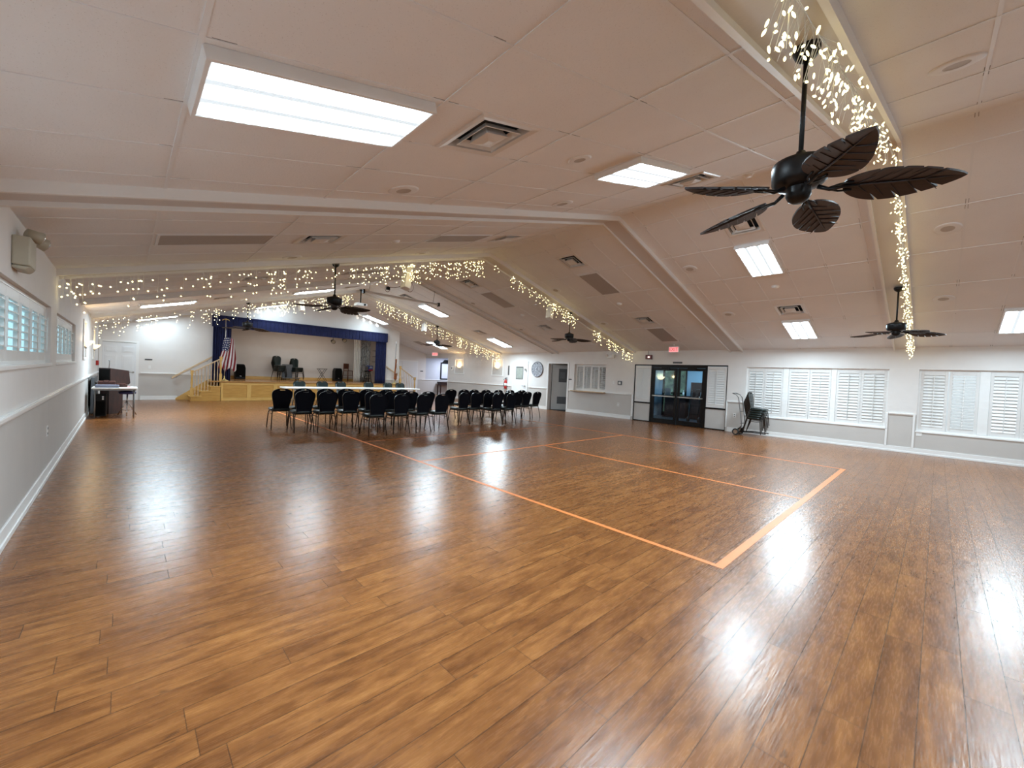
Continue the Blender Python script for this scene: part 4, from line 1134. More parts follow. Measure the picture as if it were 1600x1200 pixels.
# flags ---------------------------------------------------------------
def flag_cloth(parent, m, x, y, z0, z1, w0, w1, folds, seed, name='flag_cloth', uvspan=(0, 1), lean=0):
    R = random.Random(seed); w = MB(); NX, NZ = 36, 26; G = []
    for j in range(NZ+1):
        f = j/NZ; wd = w0+(w1-w0)*(f**.7); row_ = []
        for i in range(NX+1):
            u = i/NX
            px = x+lean*f+(u-.15)*wd+.012*math.sin(5*f+u*4); py = y+.055*math.sin(2*PI*folds*u+1.5*f)*(.35+.65*f)+.02*u
            ragged = .16*abs(math.sin(PI*folds*u*.8+.6))*f
            row_.append(w.pt((px, py, z1+(z0-z1)*f+ragged)))
        G.append(row_)
    for j in range(NZ):
        for i in range(NX):
            def UV(jj, ii): 
                f = jj/NZ; u = ii/NX
                return (f*.92+.06*u, 1-((u*.8+.22*f) % 1.0)*.98)
            w.face((G[j][i], G[j][i+1], G[j+1][i+1], G[j+1][i]), 0, [UV(j,i), UV(j,i+1), UV(j+1,i+1), UV(j+1,i)], True)
    o = w.build(name, m, parent); so = o.modifiers.new('thick', 'SOLIDIFY'); so.thickness = .003; return o
t = thing('flag', 'draped striped flag with starry blue canton at the left of the stage', 'flag', (0, 0, 0))
FYY = 19.0
w = MB(); w.lathe([(.14, SH), (.14, SH+.02), (.05, SH+.06), (.022, SH+.12), (.016, SH+.2)], (2.80, FYY, 0), n=20); w.build('base', M['gold'], t)
w = MB(); w.tube([(2.80, FYY, SH+.1), (2.80, FYY, 3.10)], .015, n=10); w.build('pole', M['silverpole'], t)
w = MB(); w.blob((2.80, FYY, 3.13), (.03, .03, .03)); w.prism([(2.70, 3.12), (2.80, 3.16), (2.90, 3.12), (2.93, 3.06), (2.86, 3.11), (2.80, 3.10), (2.74, 3.11), (2.68, 3.06)], FYY-.008, FYY+.008, ax='y'); w.build('finial', M['gold'], t)
flag_cloth(t, M['flag'], 2.80, FYY-.03, 1.10, 2.42, .30, .58, 2.5, 4, lean=-.13)
t = thing('flag', 'furled white and orange flag on a pole by the right stage stairs', 'flag', (0, 0, 0))
w = MB(); w.lathe([(.14, SH), (.14, SH+.02), (.05, SH+.06), (.022, SH+.12), (.016, SH+.2)], (9.90, FYY, 0), n=20); w.build('base', M['gold'], t)
w = MB(); w.tube([(9.90, FYY, SH+.1), (9.93, FYY, 2.80)], .015, n=10); w.build('pole', M['greymetal'], t)
w = MB(); w.lathe([(0, 2.92), (.03, 2.88), (.035, 2.84), (.012, 2.78)], (9.93, FYY, 0), n=12); w.build('finial', M['white'], t)
flag_cloth(t, M['orangeflag'], 9.90, FYY-.03, .86, 2.02, .12, .12, 2, 7, 'orange_cloth')
flag_cloth(t, M['whiteflag'], 9.96, FYY-.06, 1.15, 1.80, .10, .10, 1.5, 8, 'white_cloth')

# things on the stage -------------------------------------------------
def pa_speaker(x, y, label, w_=.40, h=.68):
    t = thing('loudspeaker', label, 'loudspeaker', (x, y, SH), 0, 'black loudspeakers on the stage')
    w = MB(); w.prism([(-w_/2, 0), (w_/2, 0), (w_/2, h*.75), (w_/2-.04, h-.03), (w_/2-.09, h), (-w_/2+.09, h), (-w_/2+.04, h-.03), (-w_/2, h*.75)], -.02, .34, ax='y'); w.build('cabinet', M['black'], t, bevel=.02)
    w = MB(); w.prism([(-w_/2+.03, .10), (w_/2-.03, .10), (w_/2-.03, h*.74), (w_/2-.07, h-.05), (-w_/2+.07, h-.05), (-w_/2+.03, h*.74)], -.035, -.018, ax='y'); w.build('grille', M['blackgrille'], t, bevel=.006)
    w = MB(); w.cbox((0, -.04, .14), (.07, .006, .03)); w.build('badge', M['chrome'], t)
    w = MB(); w.box((-.06, .34, h*.5), (.06, .37, h*.5+.03)); w.build('handle', M['black'], t)
pa_speaker(3.80, 21.75, 'black loudspeaker on the left of the stage behind the striped flag')
pa_speaker(8.20, 21.9, 'black loudspeaker on the right of the stage by the folding tray table')
for i in range(4): chair(5.36+.01*i, 21.85-.022*i, math.radians(-160), 'dark banquet chair in the left stack on the stage, %s from the bottom' % ORD[i], 'chairs stacked on the stage', SH+.075*i)
for i in range(3): chair(6.16+.01*i, 21.88-.022*i, math.radians(-160), 'dark banquet chair in the right stack on the stage, %s from the bottom' % ORD[i], 'chairs stacked on the stage', SH+.075*i)
t = thing('chair_dolly', 'grey flat cart with upright panel between the two chair stacks', 'cart', (5.78, 21.95, SH))
w = MB(); w.box((-.35, -.55, .09), (.42, -.05, .12)); w.build('platform', M['greyplastic'], t, bevel=.006)
w = MB(); w.box((-.26, -.04, .10), (.20, .0, .76)); w.build('upright_panel', M['greyplastic'], t, bevel=.006)
for xx in (-.28, .34):
    for yy in (-.48, -.12):
        w = MB(); w.cyl((xx-.012, yy, .045), (xx+.012, yy, .045), .045, n=14); w.build('wheel', M['rubber'], t)
t = thing('tray_table', 'small black folding tray table standing open on the stage', 'tray table', (7.33, 21.8, SH))
w = MB(); w.box((-.22, -.16, .60), (.22, .16, .62)); w.build('tray', M['black'], t, bevel=.004)
for yy in (-.13, .13):
    w = MB(); w.tube([(-.18, yy, .60), (.19, yy, .01)], .011, n=6); w.build('leg', M['black'], t)
    w = MB(); w.tube([(.18, yy+.01, .60), (-.19, yy+.01, .01)], .011, n=6); w.build('leg', M['black'], t)
t = thing('bar_chair', 'tall brown wooden chair at the back of the stage beside the tinsel curtain', 'chair', (8.72, 21.95, SH), math.radians(20))
w = MB(); w.box((-.17, -.17, .55), (.17, .17, .58)); w.build('seat', M['woodbrown'], t, bevel=.01)
w = MB(); w.box((-.17, .15, .66), (.17, .175, .95)); w.build('backrest', M['woodbrown'], t, bevel=.008)
for sx in (-1, 1):
    w = MB(); w.tube([(sx*.15, -.15, .56), (sx*.20, -.20, 0)], .018, n=6); w.build('leg', M['woodbrown'], t)
    w = MB(); w.tube([(sx*.15, .165, .94), (sx*.15, .16, .55), (sx*.20, .21, 0)], .018, n=6); w.build('leg', M['woodbrown'], t)
w = MB()
for z in (.18, .32): w.tube([(-.18, -.18, z), (.18, -.18, z)], .011, n=6); w.tube([(-.18, .19, z), (.18, .19, z)], .011, n=6)
w.build('rung', M['woodbrown'], t)
t = thing('bar_stool', 'black wooden stool on the right of the stage carrying a printed box', 'stool', (9.28, 20.75, SH))
w = MB(); w.lathe([(0, .57), (.16, .57), (.17, .59), (.16, .61), (0, .61)], n=20); w.build('seat', M['black'], t)
for a in range(4):
    w = MB(); w.tube([(.11*math.cos(a*PI/2+.78), .11*math.sin(a*PI/2+.78), .58), (.21*math.cos(a*PI/2+.78), .21*math.sin(a*PI/2+.78), 0)], .017, n=6); w.build('leg', M['black'], t)
w = MB()
for z, r in ((.2, .175), (.36, .147)):
    P = [(r*math.cos(a*PI/2+.78), r*math.sin(a*PI/2+.78), z) for a in range(5)]
    for k in range(4): w.tube([P[k], P[k+1]], .010, n=5)
w.build('rung', M['black'], t)
t = thing('printed_box', 'red white and blue printed box resting on the black stage stool', 'box', (9.27, 20.75, SH+.612), math.radians(10))
w = MB(); w.box((-.02, -.12, 0), (.23, .1, .28)); w.build('carton', M['signblue'], t)
w = MB(); w.box((-.018, -.126, .0), (.228, -.118, .085)); w.build('red_band', M['signred'], t)
w = MB()
for a, c, z in ((.02, .12, .15), (.13, .2, .15), (.04, .18, .20)): w.box((a, -.127, z), (c, -.119, z+.03))
w.build('white_print', M['paper'], t)
w = MB(); w.box((-.24, -.10, .02), (-.03, .08, .24)); w.build('grey_flap', M['greymetal'], t)

# track spotlights
def track(label, xs, y, group):
    t = thing('track_light', label, 'spotlights', (0, 0, 0), 0, group)
    w = MB(); w.tube([(xs[0]-.15, y, zc(xs[0]-.15)-.03), (xs[-1]+.15, y, zc(xs[-1]+.15)-.03)], .018, n=6); w.build('track', M['trackwhite'], t)
    for x in xs:
        z = zc(x); w = MB(); w.tube([(x, y, z-.04), (x, y, z-.14)], .009, n=6); w.cyl((x, y+.05, z-.14), (x-.01, y-.11, z-.24), .045, .058, n=14); w.build('spot_head', M['trackwhite'], t)
track('white spotlight track left of the ridge above the stage valance', [3.88, 4.25, 4.61], 19.2, 'stage spotlight tracks')
track('white spotlight track right of the ridge above the stage valance', [8.02, 8.33, 8.68, 9.02], 19.35, 'stage spotlight tracks')
# round stage lamps under the valance
for i, (x, zl, lab) in enumerate(((4.28, 3.27, 'round dark stage lamp hanging left inside the stage'), (4.98, 3.30, 'round dark twin stage lamp hanging left of centre inside the stage'), (7.58, 2.76, 'round dark stage lamp hanging right of centre inside the stage'), (8.13, 2.88, 'round small stage lamp hanging at the right inside the stage'))):
    t = thing('stage_lamp', lab, 'stage lamp', (x, 21.1, 3.39), 0, 'round lamps above the stage')
    zl -= 3.39-.39
    w = MB(); w.tube([(0, 0, 0), (0, 0, zl-.32)], .012, n=6); w.build('stem', M['black'], t)
    w = MB(); w.cyl((0, .1, zl-.36), (0, -.06, zl-.42), .08, .10, n=20, caps=False); w.cyl((0, .1, zl-.36), (0, .11, zl-.355), .08, .02, n=20); w.build('can', M['black'], t)
    w = MB(); w.cyl((0, -.03, zl-.41), (0, -.04, zl-.414), .088, .088, n=20); w.build('lens', M['beige'], t)

# column speakers hung from the beams, projector, screen --------------
def hung_speaker(x, y, label, h=.50, lean=.35):
    t = thing('hanging_speaker', label, 'loudspeaker', (x, y, zc(x)-.09), 0, 'white speakers hung from the beams')
    w = MB(); w.tube([(0, 0, 0), (0, -.02, -.12)], .012, n=6); w.build('bracket', M['white'], t)
    b0 = MB(); b0.M = Matrix.Translation((0, -.02, -.10)) @ Matrix.Rotation(lean, 4, 'Y') @ Matrix.Rotation(-.25, 4, 'X')
    b0.prism([(-.10, .08), (.10, .08), (.07, -.08), (-.07, -.08)], -h, 0, ax='z'); b0.build('cabinet', M['white'], t, bevel=.012)
hung_speaker(4.55, 8.28, 'white column speaker hanging from the middle lit beam left of the ridge', .55, .25)
hung_speaker(9.35, 8.28, 'white column speaker hanging from the middle lit beam right of the ridge', .38, .35)
hung_speaker(9.45, 15.6, 'white column speaker hanging from the farthest lit beam right of the ridge', .36, .2)
hung_speaker(4.45, 15.6, 'white column speaker hanging from the farthest lit beam left of the ridge', .36, -.1)
t = thing('projection_screen', 'long grey rolled projection screen hanging level below the ridge', 'projection screen', (0, 0, 0))
w = MB(); w.tube([(5.13, 11.97, 3.77), (7.77, 11.97, 3.77)], .036, n=10); w.build('roller_tube', M['metalwhite'], t)
w = MB()
for x in (5.13, 7.77): w.cbox((x, 11.97, 3.77), (.05, .11, .12))
w.build('end_cap', M['black'], t)
w = MB()
for x in (5.3, 7.55): w.tube([(x, 11.97, 3.81), (x, 11.88, zc(x)-.02)], .006, n=5)
w.build('hanger', M['greymetal'], t)
t = thing('projector', 'ceiling projector on a black drop pole near the ridge before the farthest beam', 'projector', (6.42, 15.2, 0))
w = MB(); w.cyl((0, 0, zc(6.42)), (0, 0, 3.93), .022, n=10); w.lathe([(.07, zc(6.42)), (.06, zc(6.42)-.03), (.025, zc(6.42)-.05)], n=14); w.build('drop_pole', M['black'], t)
w = MB(); w.box((-.20, -.16, 3.82), (.20, .14, 3.92)); w.build('body', M['white'], t, bevel=.015)
w = MB(); w.cyl((.09, -.16, 3.865), (.09, -.20, 3.865), .035, n=14); w.build('lens', M['black'], t)
t = thing('power_cord', 'looped copper coloured power cord with dark plug boxes under the ridge', 'cord', (0, 0, 0))
w = MB(); P = [(5.90, 12, 4.02)]
for i in range(13): 
    a = i/12; P.append((5.90+.70*a, 12, 4.05+.30*a-.10*math.sin(PI*a)))
w.tube(P, .010, n=6)
w.tube([(6.66+.14*math.cos(k*PI/10), 12.0, 4.18+.16*math.sin(k*PI/10)) for k in range(5, 26)], .008, n=5, caps=False)
w.tube([(5.90+.08*math.cos(k*PI/8), 12.0, 3.98+.09*math.sin(k*PI/8)) for k in range(17)], .008, n=5, caps=False); w.build('cord', M['copper'], t)
w = MB(); w.cbox((6.64, 12, 4.37), (.18, .08, .09)); w.cbox((5.92, 12, 4.0), (.10, .08, .08)); w.build('plug_box', M['black'], t)

# ================================================================== LEFT WALL THINGS
t = thing('emergency_light', 'beige emergency light box with two lamp heads above the left windows', 'emergency light', (XL, 5.14, 2.05))
w = MB(); w.box((0, -.14, .105), (.10, .14, .335)); w.prism([(0, .08), (.0, .105), (.10, .105), (.07, .07)], -.13, .13, ax='y'); w.build('battery_box', M['beige'], t, bevel=.012)
for sy in (.06, .34):
    w = MB(); w.tube([(.06, .08, .32), (.09, sy, .375)], .014, n=8); w.cyl((.05, sy, .40), (.13, sy+.04, .375), .035, .055, n=18); w.build('lamp_head', M['beige'], t)
    w = MB(); w.cyl((.129, sy+.0395, .3755), (.136, sy+.043, .373), .052, .046, n=18); w.build('lens', M['lampglass'], t)
def plate(x, sg, y, z, wy, hz, m, name, label, cat, group=None, hole=None):
    w = MB(); w.box((x, y-wy/2, z-hz/2), (x+sg*.008, y+wy/2, z+hz/2)); o = w.build(name, m, bevel=.002); tag(o, label, cat, group)
    if hole:
        for dz in hole:
            w = MB(); w.cbox((x+sg*.009, y, z+dz), (.004, wy*.4, hz*.18)); w.build('socket', M['greyplastic'], o)
    return o
plate(XL, 1, 7.25, .56, .08, .125, M['white'], 'wall_outlet', 'white wall outlet low on the left grey wall below the first window', 'outlet', 'white wall outlets', (.03, -.03))
plate(XR, -1, 8.48, .52, .08, .125, M['white'], 'wall_outlet', 'white wall outlet on the grey wall between the hatch and glass doors', 'outlet', 'white wall outlets', (.03, -.03))
plate(XR, -1, 4.35, .52, .08, .125, M['white'], 'wall_outlet', 'white wall outlet on the narrow grey pier beside the chair cart', 'outlet', 'white wall outlets', (.03, -.03))
plate(XR, -1, .28, .50, .10, .12, M['white'], 'junction_box', 'white square box under the corner of the right end window', 'junction box')
w = MB(); w.box((XL, 18.3, 1.20), (XL+.06, 18.85, 1.35)); o = w.build('fire_pull', M['red'], bevel=.006); tag(o, 'small red fire alarm box on the left wall near the far corner', 'alarm box')
# folded table leaning on the wall behind the square table
t = thing('folded_table', 'dark grey folded table leaning against the left wall behind the square table', 'table', (XL+.05, 14.7, 0))
w = MB(); w.box((0, 0, .02), (.06, 1.9, .93)); w.build('tabletop', M['greyplastic'], t, bevel=.008)
w = MB(); w.tube([(.075, .3, .15), (.075, .3, .8), (.075, .8, .8), (.075, .8, .15)], .012, n=6); w.tube([(.075, 1.1, .15), (.075, 1.1, .8), (.075, 1.6, .8), (.075, 1.6, .15)], .012, n=6); w.build('folded_legs', M['greymetal'], t)
# square table and what is on and under it
t = thing('square_table', 'white topped square folding table by the left wall holding dark cases', 'table', (-.55, 13.68, 0))
w = MB(); w.box((0, 0, .70), (.80, .82, .735)); w.build('tabletop', M['tabletop'], t, bevel=.008)
w = MB(); w.box((.03, .03, .665), (.77, .79, .70)); w.build('apron', M['greymetal'], t)
for xx in (.06, .74):
    for yy in (.06, .76):
        w = MB(); w.tube([(xx, yy, .68), (xx, yy, 0)], .014, n=8); w.build('leg', M['greymetal'], t)
w = MB(); w.box((-.49, 13.72, .736), (-.08, 13.98, .80)); tag(w.build('keyboard_case', M['bluegrey'], bevel=.012), 'flat blue grey case lying on the white square table', 'case')
w = MB(); w.box((-.46, 14.02, .736), (-.15, 14.3, .88)); o = w.build('leather_case', M['brown'], bevel=.014); tag(o, 'brown leather case on the square table in front of the dark lectern', 'case')
w = MB(); w.tube([(-.36, 14.01, .86), (-.35, 13.99, .90), (-.27, 13.99, .90), (-.26, 14.01, .86)], .008, n=6); w.build('handle', M['brown'], o)
w = MB(); w.box((-.10, 14.05, .736), (.07, 14.25, .80)); w.box((-.13, 14.0, .80), (.03, 14.2, .83)); tag(w.build('book_pile', M['brown'], bevel=.004), 'low pile of brown books on the right of the square table', 'books')
w = MB(); w.box((.06, 13.86, .736), (.12, 13.95, .765)); tag(w.build('note_pad', M['pink'], bevel=.003), 'small pink pad near the right edge of the square table', 'note pad')
# lectern, turned
ang = math.atan2(.30, .35)
t = thing('lectern', 'dark mahogany lectern standing turned behind the white square table', 'lectern', (-.25, 14.64, 0), ang)
w = MB(); w.box((.0, .03, 0), (.34, .30, .80)); w.build('pedestal', M['mahog'], t, bevel=.005)
w = MB(); w.prism([(-.0, .76), (.46, .76), (.50, .80), (.46, 1.13), (.0, 1.19)], .0, .34, ax='y'); w.build('hood', M['mahog'], t, bevel=.006)
w = MB(); w.box((-.012, .02, .82), (0, .32, 1.16)); w.build('front_grille', M['blackgrille'], t)
w = MB(); w.tube([(.06, .12, 1.18), (.05, .1, 1.28), (.0, .04, 1.37)], .008, n=6); w.blob((-.01, .03, 1.385), (.016, .016, .022)); w.build('microphone', M['greymetal'], t)
t = thing('drum_stool', 'round blue seated stool with chrome legs tucked under the square table', 'stool', (.07, 14.15, 0))
w = MB(); w.lathe([(0, .56), (.15, .56), (.165, .585), (.16, .62), (.10, .635), (0, .637)], n=22); w.build('seat', M['bluevinyl'], t)
w = MB(); w.cyl((0, 0, .12), (0, 0, .57), .016, n=10); w.build('post', M['chrome'], t)
w = MB()
for a in range(3):
    c_, s_ = math.cos(a*2.094+.5), math.sin(a*2.094+.5); w.tube([(.0, 0, .40), (.2*c_, .2*s_, .02)], .012, n=6); w.tube([(0, 0, .14), (.13*c_, .13*s_, .16)], .009, n=5)
w.build('tripod', M['chrome'], t)
t = thing('amplifier', 'black amplifier cabinet with pale knobs under the left of the square table', 'amplifier', (-.52, 13.95, 0))
w = MB(); w.box((0, 0, .03), (.22, .34, .56)); w.build('cabinet', M['black'], t, bevel=.01)
w = MB(); w.box((.02, -.006, .06), (.20, .0, .40)); w.build('grille', M['blackgrille'], t)
for zz in (.50, .45): 
    w = MB(); w.cyl((.16, 0, zz), (.16, -.025, zz), .018, n=10); w.build('knob', M['white'], t)
# back wall plaques and switches
def plate_y(x, y, z, wx, hz, m, name, label, cat, group=None):
    w = MB(); w.box((x-wx/2, y-.008, z-hz/2), (x+wx/2, y, z+hz/2)); tag(w.build(name, m, bevel=.002), label, cat, group)
plate_y(.63, YB, 1.45, .2, .045, M['plaque'], 'wall_sign', 'thin dark sign on the wall right of the back left panel door', 'sign', 'thin dark wall signs')
plate_y(.66, YB, 1.18, .075, .115, M['white'], 'light_switch', 'white light switch right of the back left panel door', 'switch')
plate_y(13.5, YS, 1.47, .2, .055, M['plaque'], 'wall_sign', 'thin dark sign right of the far white double doors', 'sign', 'thin dark wall signs')

# ================================================================== RIGHT WALL THINGS
def exit_sign(loc, rz, label):
    t = thing('exit_sign', label, 'exit sign', loc, rz, 'red exit signs')
    w = MB(); w.box((-.17, -.025, -.19), (.17, .025, 0)); w.build('housing', M['white'], t, bevel=.004)
    w = MB(); w.box((-.155, -.029, -.18), (.155, -.024, -.012)); w.build('lit_face', M['exitlit'], t)
    w = MB(); w.tube([(0, 0, 0), (0, 0, .09)], .01, n=6); w.build('stem', M['white'], t)
    text('EXIT', .15, t, M['exitletter'], (0, -.031, -.096), (PI/2, 0, 0))
exit_sign((13.10, 6.08, 2.64), -PI/2, 'red lit exit sign hanging above the glass double doors')
exit_sign((13.2, 20.5, 2.60), math.radians(-38), 'red lit exit sign hanging before the far hallway opening')
t = thing('fire_alarm', 'dark red fire alarm horn with white strobe left of the exit sign', 'fire alarm', (XR, 7.30, 2.34))
w = MB(); w.box((-.06, -.12, -.075), (0, .12, .075)); w.build('horn_box', M['darkred'], t, bevel=.008)
w = MB(); w.box((-.085, -.06, -.03), (-.06, .02, .03)); w.build('strobe', M['strobe'], t, bevel=.01)
w = MB(); w.tube([(-.02, .03, .075), (-.02, .03, .225)], .008, n=6); w.build('conduit', M['greymetal'], t)
plate(XR, -1, 6.24, 2.15, .33, .06, M['greyplastic'], 'door_sign', 'flat grey operator sign plate above the glass double doors', 'sign')
t = thing('thermostat', 'grey square thermostat on the wall between the hatch and glass doors', 'thermostat', (XR, 8.45, 1.35))
w = MB(); w.box((-.02, -.09, -.08), (0, .09, .08)); w.build('case', M['greyplastic'], t, bevel=.006); w = MB(); w.box((-.024, -.045, -.045), (-.019, .045, .045)); w.build('screen', M['paper'], t)
plate(XR, -1, 8.72, 1.36, .08, .12, M['white'], 'light_switch', 'white light switch left of the grey thermostat', 'switch')
plate(XR, -1, 10.88, 1.40, .20, .05, M['plaque'], 'wall_sign', 'thin dark sign between the open annex door and the hatch', 'sign', 'thin dark wall signs')
t = thing('emergency_light', 'white emergency lamp unit on the right wall above the hatch end, under the string lights', 'emergency light', (XR, 8.9, 2.36))
w = MB(); w.box((-.06, -.17, -.05), (0, .17, .05)); w.build('battery_box', M['white'], t, bevel=.01)
for sy in (-.14, .14):
    w = MB(); w.cyl((-.04, sy, .06), (-.12, sy, .03), .04, .055, n=14); w.build('lamp_head', M['white'], t)
t = thing('fire_extinguisher', 'red fire extinguisher hanging on the wall left of the white door', 'fire extinguisher', (XR-.08, 14.83, .80))
w = MB(); w.lathe([(.0, 0), (.07, .0), (.075, .02), (.075, .34), (.055, .40), (.022, .43), (.02, .46)], n=18); w.build('cylinder', M['red'], t)
w = MB(); w.lathe([(.076, .12), (.0765, .12), (.0765, .26), (.076, .26)], n=18); w.build('paper_label', M['paper'], t)
w = MB(); w.box((-.02, -.05, .46), (.02, .03, .50)); w.box((-.012, -.11, .51), (.012, .02, .53)); w.build('valve_handle', M['black'], t)
w = MB(); w.tube([(-.02, .02, .48), (-.09, .05, .44), (-.10, .05, .25), (-.09, .03, .10)], .011, n=6); w.build('hose', M['rubber'], t)
w = MB(); w.tube([(.08, 0, .38), (.0, 0, .44)], .01, n=5); w.build('wall_hook', M['greymetal'], t)
plate(XR, -1, 14.72, 1.70, .10, .46, M['greymetal'], 'wall_sign', 'tall narrow grey sign above the fire extinguisher', 'sign')
t = thing('wall_phone', 'small white wall box left of the far framed wall lamp', 'wall box', (XR, 19.5, 1.70))
w = MB(); w.box((-.05, -.07, -.13), (0, .07, .13)); w.build('body', M['white'], t, bevel=.01); w = MB(); w.box((-.056, -.04, -.02), (-.049, .04, .07)); w.build('screen', M['greyplastic'], t)
# clock
t = thing('wall_clock', 'large round grey wall clock with roman numerals between the two right wall doors', 'clock', (XR-.005, 12.78, 1.79), -PI/2)
w = MB(); w.M = Matrix.Rotation(PI/2, 4, 'X')
w.lathe([(.0, 0), (.355, 0), (.36, .02), (.35, .035), (.325, .035), (.318, .022), (.0, .022)], n=44); w.build('rim', M['clockrim'], t)
w = MB(); w.M = Matrix.Rotation(PI/2, 4, 'X'); w.lathe([(.0, .024), (.318, .024)], n=44); w.build('face', M['clockface'], t)
w = MB(); w.M = Matrix.Rotation(PI/2, 4, 'X')
for r in (.20, .145): w.lathe([(r, .026), (r+.012, .028), (r+.02, .026)], n=40)
for k in range(6):
    a = k*PI/3; w.tube([(.02*math.cos(a), .02*math.sin(a), .027), (.08*math.cos(a+.35), .08*math.sin(a+.35), .028), (.14*math.cos(a), .14*math.sin(a), .027)], .006, n=4)
w.build('scroll_ring', M['clockrim'], t)
for k, s_ in enumerate(['XII','I','II','III','IV','V','VI','VII','VIII','IX','X','XI']):
    a = PI/2-k*PI/6; text(s_, .085, t, M['clockdark'], (.262*math.cos(a), -.030, .262*math.sin(a)), (PI/2, -(a-PI/2), 0), 'numeral', .002)
w = MB(); w.prism([(-.008, -.03), (.008, -.03), (.004, .15), (-.004, .15)], -.034, -.032, ax='y'); w.M = Matrix.Rotation(math.radians(125), 4, 'Y'); w.prism([(-.007, -.03), (.007, -.03), (.003, .22), (-.003, .22)], -.038, -.036, ax='y'); w.build('hands', M['clockdark'], t)
# hallway
t = thing('framed_board', 'tall black framed board on the wall inside the far hallway', 'picture', (15.3, YS, .98))
w = MB()
for a, c, p, q in ((-.42, .42, 0, .08), (-.42, .42, 1.04, 1.12), (-.42, -.34, .08, 1.04), (.34, .42, .08, 1.04)): w.box((a, -.04, p), (c, 0, q))
w.build('frame', M['black'], t, bevel=.004); w = MB(); w.box((-.34, -.02, .08), (.34, -.002, 1.04)); w.build('panel', M['hallpaint'], t)
w = MB(); w.prism([(-.30, 1.12), (.42, 1.12), (.42, 1.26), (-.12, 1.30)], -.06, 0, ax='y'); w.build('cornice', M['black'], t)
t = thing('console_table', 'dark wood console table under the framed board in the far hallway', 'table', (15.15, 22.1, 0))
w = MB(); w.box((-.55, -.2, .78), (.6, .22, .84)); w.build('top', M['mahog'], t, bevel=.005)
w = MB(); w.box((-.52, -.18, .62), (.57, .2, .78)); w.build('apron', M['mahog'], t)
for xx in (-.5, .55):
    for yy in (-.16, .18):
        w = MB(); w.box((xx-.03, yy-.03, 0), (xx+.03, yy+.03, .62)); w.build('leg', M['mahog'], t)

# chair cart by the right windows --------------------------------------
CX, CY = 13.22, 3.62
for i in range(5): chair(CX, CY+.02-.022*i, PI, 'dark banquet chair stacked on the hand cart by the windows, %s from the bottom' % ORD[i], 'chairs stacked on the hand cart', .10+.062*i, math.radians(-2))
t = thing('chair_cart', 'grey two wheeled chair cart with hooked handle carrying a chair stack', 'cart', (CX, CY+.28, 0))
w = MB()
for sx in (-.16, .16): w.tube([(sx, .06, .12), (sx, .02, .3), (sx, .08, .72), (sx, .14, 1.10), (sx, .20, 1.18), (sx, .30, 1.22)], .013, n=8)
w.tube([(-.16, .30, 1.22), (.16, .30, 1.22)], .013, n=8)
for z in (.35, .7): w.tube([(-.16, .03+z*.06, z), (.16, .03+z*.06, z)], .010, n=6)
w.build('frame', M['greymetal'], t)
w = MB()
for sx in (-.14, .14): w.tube([(sx, .10, .10), (sx, -.25, .13), (sx, -.60, .12)], .013, n=6)
w.tube([(-.2, .16, .085), (.2, .16, .085)], .012, n=6)
for sx in (-.16, .16): w.tube([(sx, .02, .30), (sx, .16, .085)], .011, n=6)
w.build('lift_fork', M['black'], t)
for sx in (-.2, .2):
    w = MB(); w.tube([(sx, .16+.078*math.cos(k*PI/10), .10+.078*math.sin(k*PI/10)) for k in range(21)], .022, n=8, caps=False); tyre = w.build('wheel', M['rubber'], t)
    w = MB(); w.cyl((sx-.012, .16, .10), (sx+.012, .16, .10), .06, n=18); w.build('hub', M['chrome'], tyre)

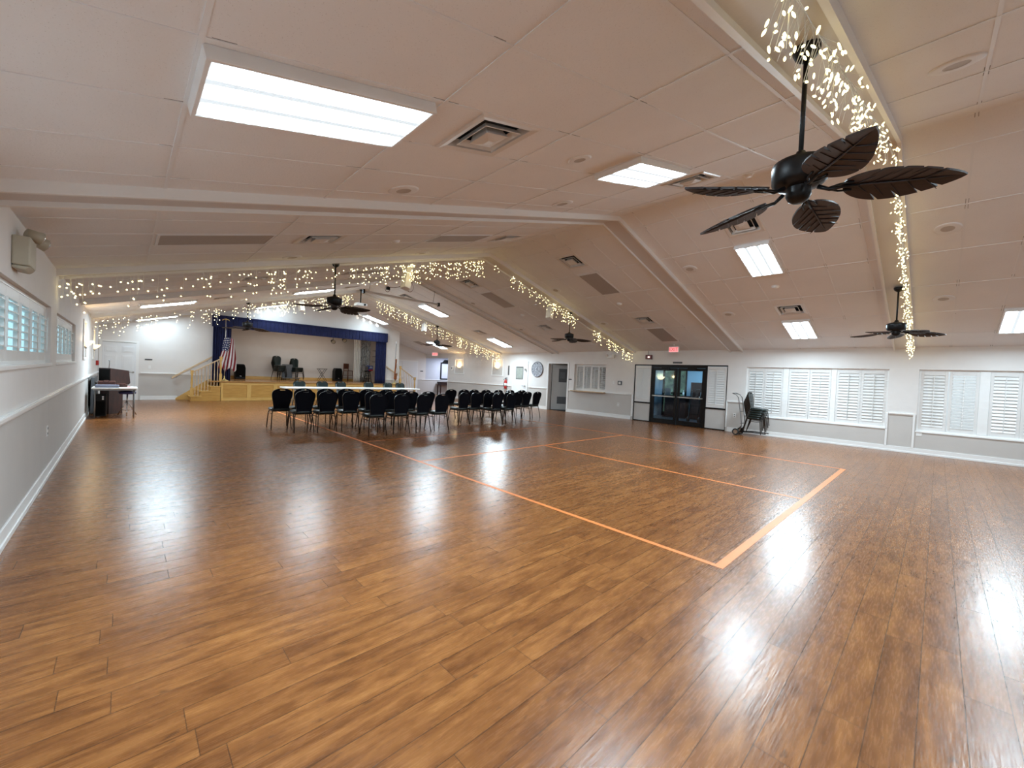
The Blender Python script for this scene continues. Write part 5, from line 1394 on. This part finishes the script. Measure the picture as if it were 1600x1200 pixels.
# ================================================================== LIGHT
def area(name, loc, rot, size, energy, col):
    L = bpy.data.lights.new(name, 'AREA'); L.shape = 'RECTANGLE'; L.size, L.size_y = size; L.energy = energy; L.color = col
    o = bpy.data.objects.new(name, L); COL.objects.link(o); o.location = loc; o.rotation_euler = rot; return o
area('foyer_fill_light', (15.6, 6.3, 2.45), (0, 0, 0), (.6, 1.2), 9, (.55, .82, 1))  # added bluish fill for the foyer's daylight; no known lamp here
area('hall_fill_light', (15.2, 21.2, 2.40), (0, 0, 0), (.6, .6), 9, (.75, .84, 1))  # added cool fill for the daylit hall, not a known fixture
area('stage_area_light', (6.1, 20.8, 3.36), (0, 0, 0), (4.5, .5), 5, (1, .9, .8))  # unseen area light above the valance, sets the stage wall's brightness

W = bpy.data.worlds.new('sky'); scene.world = W; W.use_nodes = True; W.cycles.sampling_method = 'NONE'
bg = W.node_tree.nodes['Background']; bg.inputs[0].default_value = (.80, .93, 1, 1); bg.inputs[1].default_value = .15

# ================================================================== CAMERA
yaw, pitch, roll, F = 0.76189193, 0.02120926, 0.04426541, 635.88
cam = bpy.data.cameras.new('camera'); co = bpy.data.objects.new('camera', cam); COL.objects.link(co)
B = Matrix(((1,0,0),(0,0,-1),(0,1,0)))
def rot(m): return Matrix(m)
cy, sy = math.cos(yaw), math.sin(yaw); cp, sp = math.cos(pitch), math.sin(pitch); cr, sr = math.cos(roll), math.sin(roll)
R3 = rot(((cr,-sr,0),(sr,cr,0),(0,0,1))) @ rot(((1,0,0),(0,cp,-sp),(0,sp,cp))) @ rot(((cy,0,-sy),(0,1,0),(sy,0,cy))) @ B
Wc = (rot(((1,0,0),(0,-1,0),(0,0,-1))) @ R3).transposed()
co.matrix_world = Matrix.Translation((0, 0, CAMH)) @ Wc.to_4x4()
cam.sensor_fit = 'HORIZONTAL'; cam.sensor_width = 36; cam.lens = 36*F/1600; cam.clip_start = .02; cam.clip_end = 200
scene.camera = co

vs = scene.view_settings; vs.view_transform = 'Standard'; vs.look = 'None'; vs.gamma = 1; vs.use_curve_mapping = False; vs.exposure = 3.06
cyc = scene.cycles; cyc.use_denoising = True; cyc.denoising_input_passes = 'RGB_ALBEDO_NORMAL'; cyc.max_bounces = 8; cyc.diffuse_bounces = 5; cyc.glossy_bounces = 4; cyc.transparent_max_bounces = 12
cyc.sample_clamp_indirect = 6; cyc.caustics_reflective = False; cyc.caustics_refractive = False
